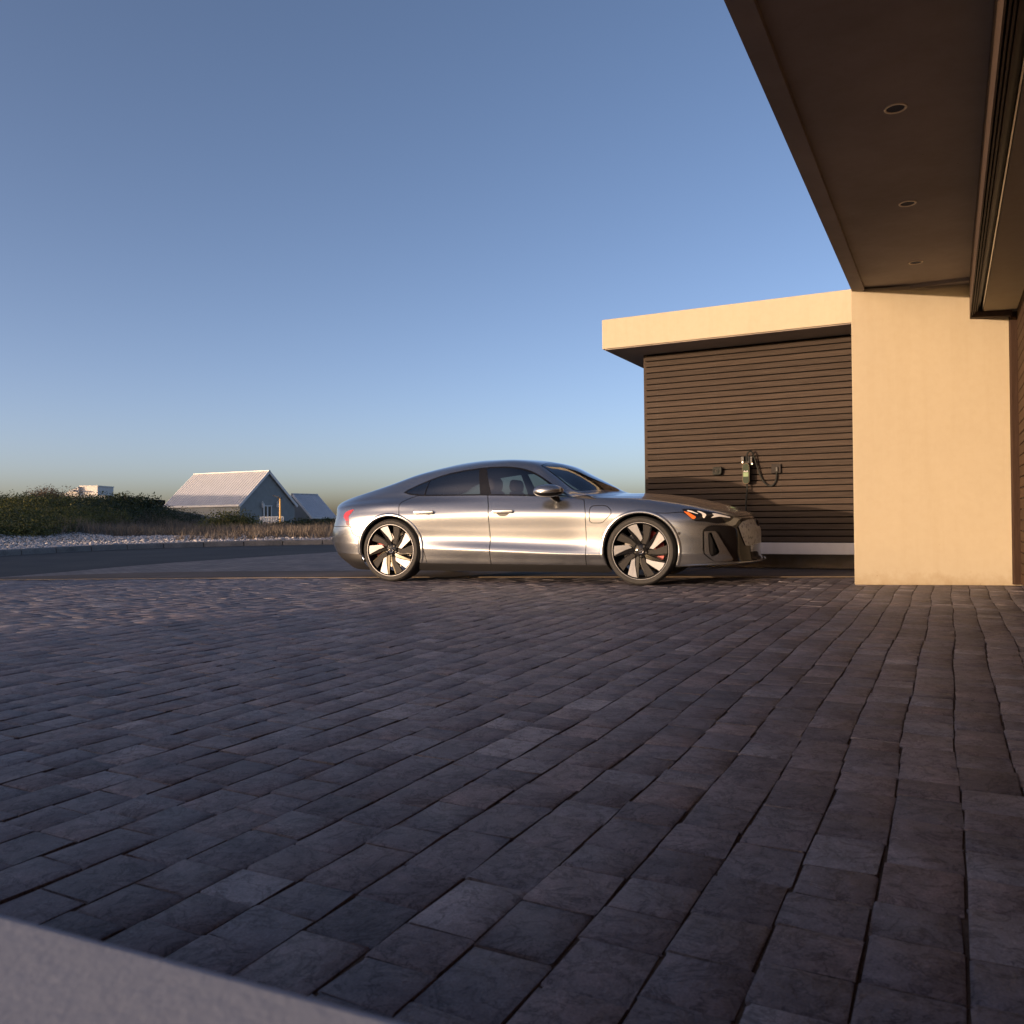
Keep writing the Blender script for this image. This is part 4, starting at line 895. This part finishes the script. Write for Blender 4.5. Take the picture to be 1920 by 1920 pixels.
# --- lamps and nose
Z1 = dict(off=(1260, 920), sc=10.105)
HL = pxpoly([(185, 345), (300, 340), (430, 350), (640, 385), (900, 425), (1090, 465), (1165, 492), (1160, 525), (1110, 570), (1010, 612), (850, 625), (640, 590), (450, 580), (380, 545), (290, 470), (215, 395)], **Z1)
hl, body = split(body, lambda P: np.where(P[:, 0] > .2, sdf(HL)(P), 1.))
def inset(faces, pts, name, mat, parent, kw, off=.002, sides=(1, -1)):
    a, b = split(faces, lambda P: sdf(pxpoly(pts, **kw))(P))
    if a:
        objs = part(name, a, mat, parent, off=off, sides=(1,))
    return b
hlo = part('headlight', hl, M['gloss_black'], sides=(1, -1)); H0_ = hlo[0]
for pts, nm, mt in (([(205, 382), (320, 415), (455, 495), (440, 527), (395, 545)], 'indicator_lens', 'amber'), ([(220, 372), (330, 372), (430, 408), (510, 440), (490, 446), (390, 415)], 'light_guide', 'drl'),
                    ([(430, 385), (530, 388), (640, 440), (652, 468), (625, 500), (640, 560), (575, 500), (580, 445), (490, 402)], 'light_guide', 'drl'), ([(755, 430), (830, 432), (1112, 500), (1108, 520), (905, 492), (705, 520), (800, 475)], 'light_guide', 'drl')):
    hl = inset(hl, pts, nm, M[mt], H0_, Z1)
MASK = pxpoly([(590, 745), (650, 690), (740, 655), (900, 655), (1150, 670), (1210, 640), (1260, 560), (1320, 528), (1400, 520)], **Z1)
MASK = [p for p in MASK] + [(1.045, .690), (1.30, .690), (1.30, .262)] + pxpoly([(1480, 1325), (1100, 1345), (800, 1345), (700, 1290), (600, 1200), (580, 1100), (580, 800)], **Z1)
mask, body = split(body, lambda P: np.where(P[:, 0] > .4, sdf(MASK)(P), 1.))
PAN = pxpoly([(1255, 680), (1330, 588), (1440, 550)], **Z1) + [(1.06, .672), (1.30, .672), (1.30, .435)] + pxpoly([(1550, 1015), (1520, 1040), (1390, 1040)], **Z1)
pan, mask = split(mask, lambda P: sdf(PAN)(P)); part('grille_panel', pan, M['grille'], sides=(1, -1), off=.004)
HOLE = pxpoly([(680, 790), (735, 785), (800, 930), (890, 1150), (885, 1175), (830, 1220), (740, 1245), (700, 1170), (685, 1050)], **Z1)
BL = pxpoly([(600, 770), (820, 770), (880, 860), (1000, 1060), (1150, 1300), (1120, 1332), (800, 1335), (690, 1250), (612, 1180), (605, 950)], **Z1)
bl, mask = split(mask, lambda P: sdf(BL)(P)); hole, bl = split(bl, lambda P: sdf(HOLE)(P))
part('intake_blade', bl, M['paint'], sides=(1, -1), off=.012); part('air_intake', hole, M['satin_black'], sides=(1, -1), off=-.05)
part('front_mask', mask, M['gloss_black'], sides=(1, -1), off=-.006)
TL = pxpoly([(664.5, 954.6), (657, 956.5), (650.5, 959), (646, 963), (644.5, 967), (645, 971), (648, 975), (649.5, 985), (657, 986.3), (654.6, 978), (653.4, 968.5), (658.5, 962)])
tl_, body = split(body, lambda P: np.where(P[:, 0] < -3.1, sdf(TL)(P), 1.)); zl = on_body(652, 976.5)[1]
t_s, t_r = split(tl_, lambda P: P[:, 2] - zl); tlo = part('tail_light', t_r, M['tail_red'], sides=(1, -1), off=.002); part('smoked_lens', t_s, M['tail_smoke'], tlo[0])
# --- black lower cladding
zb = lambda x: np.interp(x, [-4.2, -3.4, -3.0, -2.6, -2.4, -.6, .4, .8, 1.2], [.345, .315, .30, .22, .212, .208, .203, .222, .236])
low, body = split(body, lambda P: P[:, 2] - zb(P[:, 0])); part('sill_cladding', low, M['satin_black'], sides=(1, -1), off=-.004)
# --- doors, flap, bumper cuts
GAP = .0038
def panel(body, poly, name, parent=car, sides=(1, -1), cond=None):
    f = sdf(poly); g = (lambda P, V: np.where((V < 11.3), f(P), 1.)) if cond is None else cond
    a, rest = split(body, (lambda P, V: g(P, V)), GAP); a, gapf = split(a, (lambda P, V: g(P, V)), -GAP)
    part('shut_line', gapf, M['satin_black'], sides=sides, off=-.006); return a, rest
FD = pxpoly([(914.6, 928), (916, 950), (919, 1000), (921.3, 1057)]) + pxpoly([(1099.5, 1059.5), (1099, 1000), (1097.3, 958.7), (1095.3, 937.5), (1085, 935), (1073.7, 931.5)])
d0_ = FD[3]; FD[3] = (d0_[0], .18); FD[4] = (FD[4][0], .18)
fd, body = panel(body, FD, 'front_door'); fdo = part('front_door', fd, M['paint'], sides=(1, -1))
RD = [(FD[0][0] - .002, FD[0][1]), (FD[1][0] - .002, FD[1][1]), (FD[2][0] - .002, FD[2][1]), (FD[3][0] - .002, .18), (-2.44, .18)]
arc = [(-2.9 + (AR + .035) * math.cos(t), .36 + (AR + .035) * math.sin(t)) for t in np.linspace(.0, 1.28, 12)]
RD += arc + pxpoly([(748.2, 968), (747.7, 952), (749, 946), (753.3, 941.5), (765, 936), (782.4, 929.6)])
rd, body = panel(body, RD, 'rear_door'); rdo = part('rear_door', rd, M['paint'], sides=(1, -1))
FLP = pxpoly([(1105, 972), (1105, 958), (1107, 951.5), (1112, 948.3), (1135, 948), (1140, 950.5), (1145.5, 957), (1145.7, 963), (1141, 968.5), (1131, 979), (1126, 980.5), (1110, 980.5), (1106, 978)])
fl, body = panel(body, FLP, 'charge_flap', sides=(1,)); part('charge_flap', fl, M['paint'])
RB = pxpoly([(657.5, 986.7), (659, 995), (662, 1001), (668, 1005), (677, 1008), (690, 1010)]) + [(-3.1, .0), (-4.3, .0), (-4.3, .63)]
rb, body = panel(body, RB, 'rear_bumper', cond=lambda P, V: np.where(P[:, 0] < -2.95, sdf(RB)(P), 1.)); part('rear_bumper', rb, M['paint'], sides=(1, -1))
FB = pxpoly([(1224, 961.5), (1250, 962.3), (1280, 960), (1300, 972)]) + [(.95, .70), (1.4, .76), (1.4, 0), (.2, 0)]
fb, body = panel(body, FB, 'front_bumper', cond=lambda P, V: np.where((P[:, 0] > .05), sdf(FB)(P), 1.)); part('front_bumper', fb, M['paint'], sides=(1, -1))
# bonnet: inboard of the crest line
bon = lambda P, V: np.maximum(np.maximum(12.05 - V, 0) * .14 - np.maximum(V - 12.05, 0) * .14, np.maximum(cowl(P[:, 1]) + .03 - P[:, 0], P[:, 0] - 1.03))
bn, body = split(body, bon, GAP); bn, gp = split(bn, bon, -GAP); part('shut_line', gp, M['satin_black'], sides=(1, -1), off=-.006); part('bonnet', bn, M['paint'], sides=(1, -1))
part('body_shell', body, M['paint'], sides=(1, -1))
# --- wheel arch lips and liners
lipm = MB(); 
def arch_strip(cx_, cz_, side):
    V, F = [], []; n = 56
    for k in range(n + 1):
        t = math.pi * (-.12 + 1.24 * k / n); ct, st_ = math.cos(t), math.sin(t)
        for rr_, dy in ((AR + .034, .0005), (AR + .026, .0065), (AR + .006, .0075), (AR - .004, .003), (AR - .006, -.02), (AR - .004, -.12)):
            x, z = cx_ + ct * rr_, cz_ + .004 + st_ * rr_; z = max(z, zb(x) if rr_ > AR else .2)
            h = bvh.ray_cast(Vector((cx_ + ct * max(rr_, AR + .006), 3, max(cz_ + .004 + st_ * max(rr_, AR + .006), .205))), Vector((0, -1, 0))); y = h[0].y if h[0] else .93
            V.append((x, -(y + dy) * side, z))
    for k in range(n):
        for j in range(5): q = k * 6 + j; F.append((q, q + 1, q + 7, q + 6) if side > 0 else (q, q + 6, q + 7, q + 1))
    o = mesh_np('arch_lip', V, F, M['paint'], car, True); o.data.materials.clear(); o.data.materials.append(M['paint'])
for cx_, cz_ in WHL:
    for side in (1, -1):
        arch_strip(cx_, cz_, side); mb = MB(); n = 28; V, F = [], []
        for k in range(n + 1):
            t = math.pi * (-.10 + 1.2 * k / n)
            for y in (.93, .50): V.append((cx_ + math.cos(t) * (AR + .012), -y * side, max(.10, cz_ + math.sin(t) * (AR + .012))))
        F = [(2 * k, 2 * k + 1, 2 * k + 3, 2 * k + 2) for k in range(n)]
        V += [(cx_, -.50 * side, cz_)]; F += [(2 * k + 1, 2 * k + 3, len(V) - 1) for k in range(n)]
        mesh_np('wheel_liner', V, F, M['satin_black'], car, True)
# --- underbody, cabin lining
MB().box((-1.45, 0, .20), (1, 0, 0), (0, 1, 0), ZZ, 1.02, .84, .075).build('underbody', M['satin_black'], car)
MB().box((.58, 0, .27), (1, 0, 0), (0, 1, 0), ZZ, .22, .66, .05).build('underbody', M['satin_black'], car)
MB().box((-3.42, 0, .36), (1, 0, 0), (0, 1, 0), ZZ, .22, .60, .06).build('underbody', M['satin_black'], car)
lin = [f for f in fd + rd + body if -3.3 < np.mean([S.P[i][0] for i in f]) < -.55 and np.mean([S.P[i][2] for i in f]) > .45]
part('cabin_lining', lin, M['interior'], sides=(1, -1), off=-.035)
MB().box((-1.9, 0, .30), (1, 0, 0), (0, 1, 0), ZZ, 1.4, .80, .02).build('cabin_floor', M['interior'], car)
MB().prism([(-.95, .82, .30), (-.50, .80, .30), (-.44, .72, .90), (-.62, .74, .955), (-.95, .76, .90)], (0, -1.60, 0)).build('dashboard', M['interior'], car, bevel=.02)
MB().prism([(-3.3, .70, .3), (-2.85, .72, .3), (-2.75, .68, .80), (-2.95, .66, .93), (-3.4, .62, .90)], (0, -1.38, 0)).build('parcel_shelf', M['interior'], car)
def seat(x, y, rear=False):
    t = MB(); wv_ = .25; b_ = [(x - .02, .42), (x - .10, .55), (x - .20, .90), (x - .27, 1.04), (x - .33, 1.03), (x - .33, .85), (x - .24, .45)]
    t.prism([Vector((a, -y - wv_, z)) for a, z in b_], (0, 2 * wv_, 0)); o = t.build('seat', M['seat_red'], car, True, bevel=.045, seg=3)
    h_ = [(x - .25, 1.035), (x - .24, 1.14), (x - .27, 1.19), (x - .34, 1.19), (x - .36, 1.10), (x - .33, 1.03)]
    if rear: h_ = [(a, z - .06) for a, z in h_]
    MB().prism([Vector((a, -y - .14, z)) for a, z in h_], (0, .28, 0)).build('headrest', M['seat_red'], o, True, bevel=.03, seg=3)
    MB().prism([Vector((x - .18, -y - wv_, .34)), Vector((x + .36, -y - wv_, .36)), Vector((x + .36, -y - wv_, .47)), Vector((x - .18, -y - wv_, .44))], (0, 2 * wv_, 0)).build('cushion', M['seat_red'], o, True, bevel=.04, seg=3)
for y in (.38, -.38): seat(-1.52, y); seat(-2.42, y, True)
stw = MB().lathe([(.175 + .016 * math.cos(t), .016 * math.sin(t)) for t in np.linspace(0, 2 * math.pi, 9)[:-1]], (-1.0, .38, .90), (-.9, 0, .42), (0, 1, 0), 28, True)
stw.box((-1.0, .38, .90), (0, 1, 0), Vector((.42, 0, .9)).normalized(), Vector((-.9, 0, .42)).normalized(), .16, .03, .012); stw.build('steering_wheel', M['interior'], car, True)
# --- door handles
for nm, dr_, (u0, v0, u1, v1) in (('r', rdo[0], (777, 956.3, 814, 964.7)), ('f', fdo[0], (923.5, 954.8, 963, 963.2))):
    x0, z0 = on_body(u0, v0); x1, z1 = on_body(u1, v1); zc = (z0 + z1) / 2; xc = (x0 + x1) / 2; hx = (x1 - x0) / 2; hz = .021
    h = bvh.ray_cast(Vector((xc, 3, zc)), Vector((0, -1, 0))); yc = h[0].y
    pts = pill(hz, hx); MB().prism([Vector((xc + b_, -(yc + .004), zc + a_)) for a_, b_ in pts], (0, -.022, 0)).build('handle', M['paint'], dr_, True, bevel=.008, seg=3)
    cup = [(xc + hx * .85 * math.cos(t) * .72, zc - .012 + .042 * math.sin(t)) for t in np.linspace(math.pi, 2 * math.pi, 12)]
    MB().prism([Vector((a_, -(yc - .012), b_)) for a_, b_ in cup], (0, -.018, 0)).build('handle_cup', M['satin_black'], dr_)
# --- mirrors
for side in (1, -1):
    mc = on_y(1026, 921, 1.04); V = []; n, m_ = 20, 12; F = []
    for i in range(m_ + 1):
        ph_ = math.pi * i / m_ - math.pi / 2
        for k in range(n):
            t = 2 * math.pi * k / n; cx2 = math.sin(ph_); rr_ = math.cos(ph_) ** .72
            x = cx2 * (.165 if cx2 > 0 else .15); y = .105 * rr_ * math.cos(t); z = (.074 * max(0, math.sin(t)) + .066 * min(0, math.sin(t))) * rr_
            V.append((mc.x + x, -(1.045 + y - .10 * max(0, cx2) ** 2 * .5) * side, mc.z + z))
    top, bot = [], []
    for i in range(m_):
        for k in range(n):
            f = (i * n + k, i * n + (k + 1) % n, (i + 1) * n + (k + 1) % n, (i + 1) * n + k); (top if np.mean([V[q][2] for q in f]) > mc.z - .012 else bot).append(f)
    o = mesh_np('mirror', V, top, M['paint'], car, True); mesh_np('mirror_base', V, bot, M['gloss_black'], o, True)
    sp_ = on_y(1035, 940, .96)
    MB().tube([Vector((mc.x + .03, -1.0 * side, mc.z - .04)), Vector((mc.x + .05, -.95 * side, mc.z - .075)), Vector((mc.x + .07, -.90 * side, mc.z - .085))], [.035, .030, .036], 10).build('mirror_arm', M['gloss_black'], o, True)
# --- nose badge: four linked rings, front lip, park sensor
for k in range(4):
    yk = (k - 1.5) * .062; bq = bvh.ray_cast(Vector((3, abs(yk) + .001, .635)), Vector((-1, 0, 0))); xx = bq[0].x if bq[0] else 1.1
    MB().lathe([(.038 + .0055 * math.cos(t), .0055 * math.sin(t)) for t in np.linspace(0, 2 * math.pi, 7)[:-1]], (xx + .012, yk, .635), (1, 0, .25), (0, 1, 0), 20, True).build('badge_ring', M['gloss_black'], car, True)
lip = []
for k in range(41):
    t = math.pi * (k / 40); sx = max(0, math.sin(t)) ** (2 / NF); cy_ = math.cos(t); cy_ = math.copysign(abs(cy_) ** (2 / NF), cy_)
    lip.append(Vector((.42 + (1.185 - .42) * sx, -cy_ * .915, .212 + .03 * sx)))
MB().tube(lip, .0085, 6).build('front_lip', M['paint'], car, True)
for u, v in ((1273.5, 1000),):
    x, z = on_body(u, v); h = bvh.ray_cast(Vector((x, 3, z)), Vector((0, -1, 0)))
    MB().lathe([(.0004, .002), (.011, .002), (.0115, .0012), (.014, .0012), (.014, .0)], (x, -(h[0].y), z), (0.15, -1, 0), ZZ, 16).build('park_sensor', M['satin_black'], car)

# --- wheels
def make_wheel(cx_, side, caliper_x):
    """side 1 = near flank.  Local frame: hub at origin, outward = -y*side"""
    Y = -1.0 * side; yo = .955; out = Vector((0, Y, 0)); hub0 = Vector((cx_, Y * yo, .36)); A_, B_ = Vector((side * 1.0, 0, 0)), ZZ     # A_ to the right as seen from outside
    A_ = Vector((1, 0, 0)); PT = lambda r, deg, h=0.0: hub0 + A_ * (r * math.cos(R(deg))) + ZZ * (r * math.sin(R(deg))) + out * h
    hubm = MB().lathe([(.0005, -.028), (.055, -.028), (.075, -.040), (.085, -.06), (.06, -.09), (.0005, -.09)], hub0, out, ZZ, 30).build('wheel', M['gloss_black'], car, True)
    ty = [(.292, -.262), (.330, -.268), (.352, -.255), (.3595, -.235), (.3600, -.14), (.3595, -.045), (.354, -.020), (.338, -.002), (.315, .002), (.300, -.006), (.289, -.016), (.285, -.03)]
    MB().lathe(ty, hub0, out, ZZ, 72).build('tyre', M['rubber'], hubm, True)
    tr = MB()
    for h in (-.19, -.14, -.09): tr.lathe([(.3602, h - .004), (.3604, h), (.3602, h + .004)], hub0, out, ZZ, 60)
    MB().lathe([(.296, -.010), (.300, -.003), (.298, .002), (.2935, .002), (.290, -.008)], hub0, out, ZZ, 72).build('rim_flange', M['alloy'], hubm, True)
    MB().lathe([(.287, -.010), (.282, -.035), (.275, -.10), (.270, -.25)], hub0, out, ZZ, 60).build('rim_barrel', M['alloy_dark'], hubm, True)
    for k in range(5):
        o_ = 72 * k
        def blade(name, poly, mat, h_in, h_out, th=.022):
            V = [PT(r_, d_ + o_, h_in + (h_out - h_in) * r_ / .285) for r_, d_ in poly]; n = len(V)
            m2 = MB().add(V + [v - out * th for v in V], [list(range(n)), list(range(n, 2 * n))[::-1]] + [(i, (i + 1) % n, n + (i + 1) % n, n + i) for i in range(n)])
            m2.build(name, mat, hubm, bevel=.0025, seg=1)
        blade('spoke_blade', [(.282, 118.5), (.284, 107.8), (.282, 97.0), (.135, 79.5), (.094, 88.0), (.16, 105.0)], M['alloy'], -.030, -.012)
        blade('spoke_facet', [(.280, 84.5), (.280, 75.5), (.278, 66.8), (.16, 58), (.085, 52.0), (.078, 82.0), (.135, 77.5)], M['alloy_dark'], -.042, -.028)
        blade('spoke_rib', [(.281, 121.5), (.282, 118.8), (.16, 106), (.094, 89.0), (.06, 92), (.06, 112), (.12, 117)], M['gloss_black'], -.038, -.020)
        blade('spoke_rib', [(.280, 66.2), (.280, 63.6), (.12, 46), (.06, 40), (.06, 66), (.085, 55)], M['gloss_black'], -.046, -.030)
        q = PT(.057, 54 + o_, -.030); MB().lathe([(.0004, .006), (.009, .006), (.011, .0), (.017, -.004)], q, out, ZZ, 10).build('lug_nut', M['black_metal'], hubm)
    cap = MB().lathe([(.0005, -.016), (.026, -.017), (.030, -.020), (.032, -.028)], hub0, out, ZZ, 24).build('centre_cap', M['alloy_dark'], hubm, True)
    MB().lathe([(.026, -.0165), (.0285, -.0155), (.031, -.0185)], hub0, out, ZZ, 24).build('cap_ring', M['chrome'], hubm, True)
    for j in range(4): MB().lathe([(.0062, .0), (.0075, .001), (.0088, .0)], PT(0, 0, -.0155) + A_ * (j - 1.5) * .0105, out, ZZ, 12).build('cap_emblem', M['chrome'], hubm)
    MB().lathe([(.08, -.135), (.205, -.135), (.205, -.165), (.08, -.165)], hub0, out, ZZ, 48).build('brake_disc', M['disc'], hubm)
    V = []; n = 14; mbc = MB()
    a0, a1 = caliper_x
    for k in range(n + 1):
        t = a0 + (a1 - a0) * k / n
        for r_, h in ((.135, -.115), (.235, -.105), (.235, -.19), (.135, -.19)): V.append(PT(r_, t, h))
    F = [(4 * k + j, 4 * k + (j + 1) % 4, 4 * k + 4 + (j + 1) % 4, 4 * k + 4 + j) for k in range(n) for j in range(4)] + [(0, 1, 2, 3), tuple(4 * n + j for j in (3, 2, 1, 0))]
    MB().add(V, F).build('brake_caliper', M['red'], hubm)
    return hubm
for side in (1, -1):
    make_wheel(0.0, side, (-24, 62)); make_wheel(-2.9, side, (148, 205))
MB().tube([(-2.9, -.8, .36), (-2.9, .8, .36)], .06, 10).build('axle', M['satin_black'], car); MB().tube([(0, -.8, .36), (0, .8, .36)], .06, 10).build('axle', M['satin_black'], car)
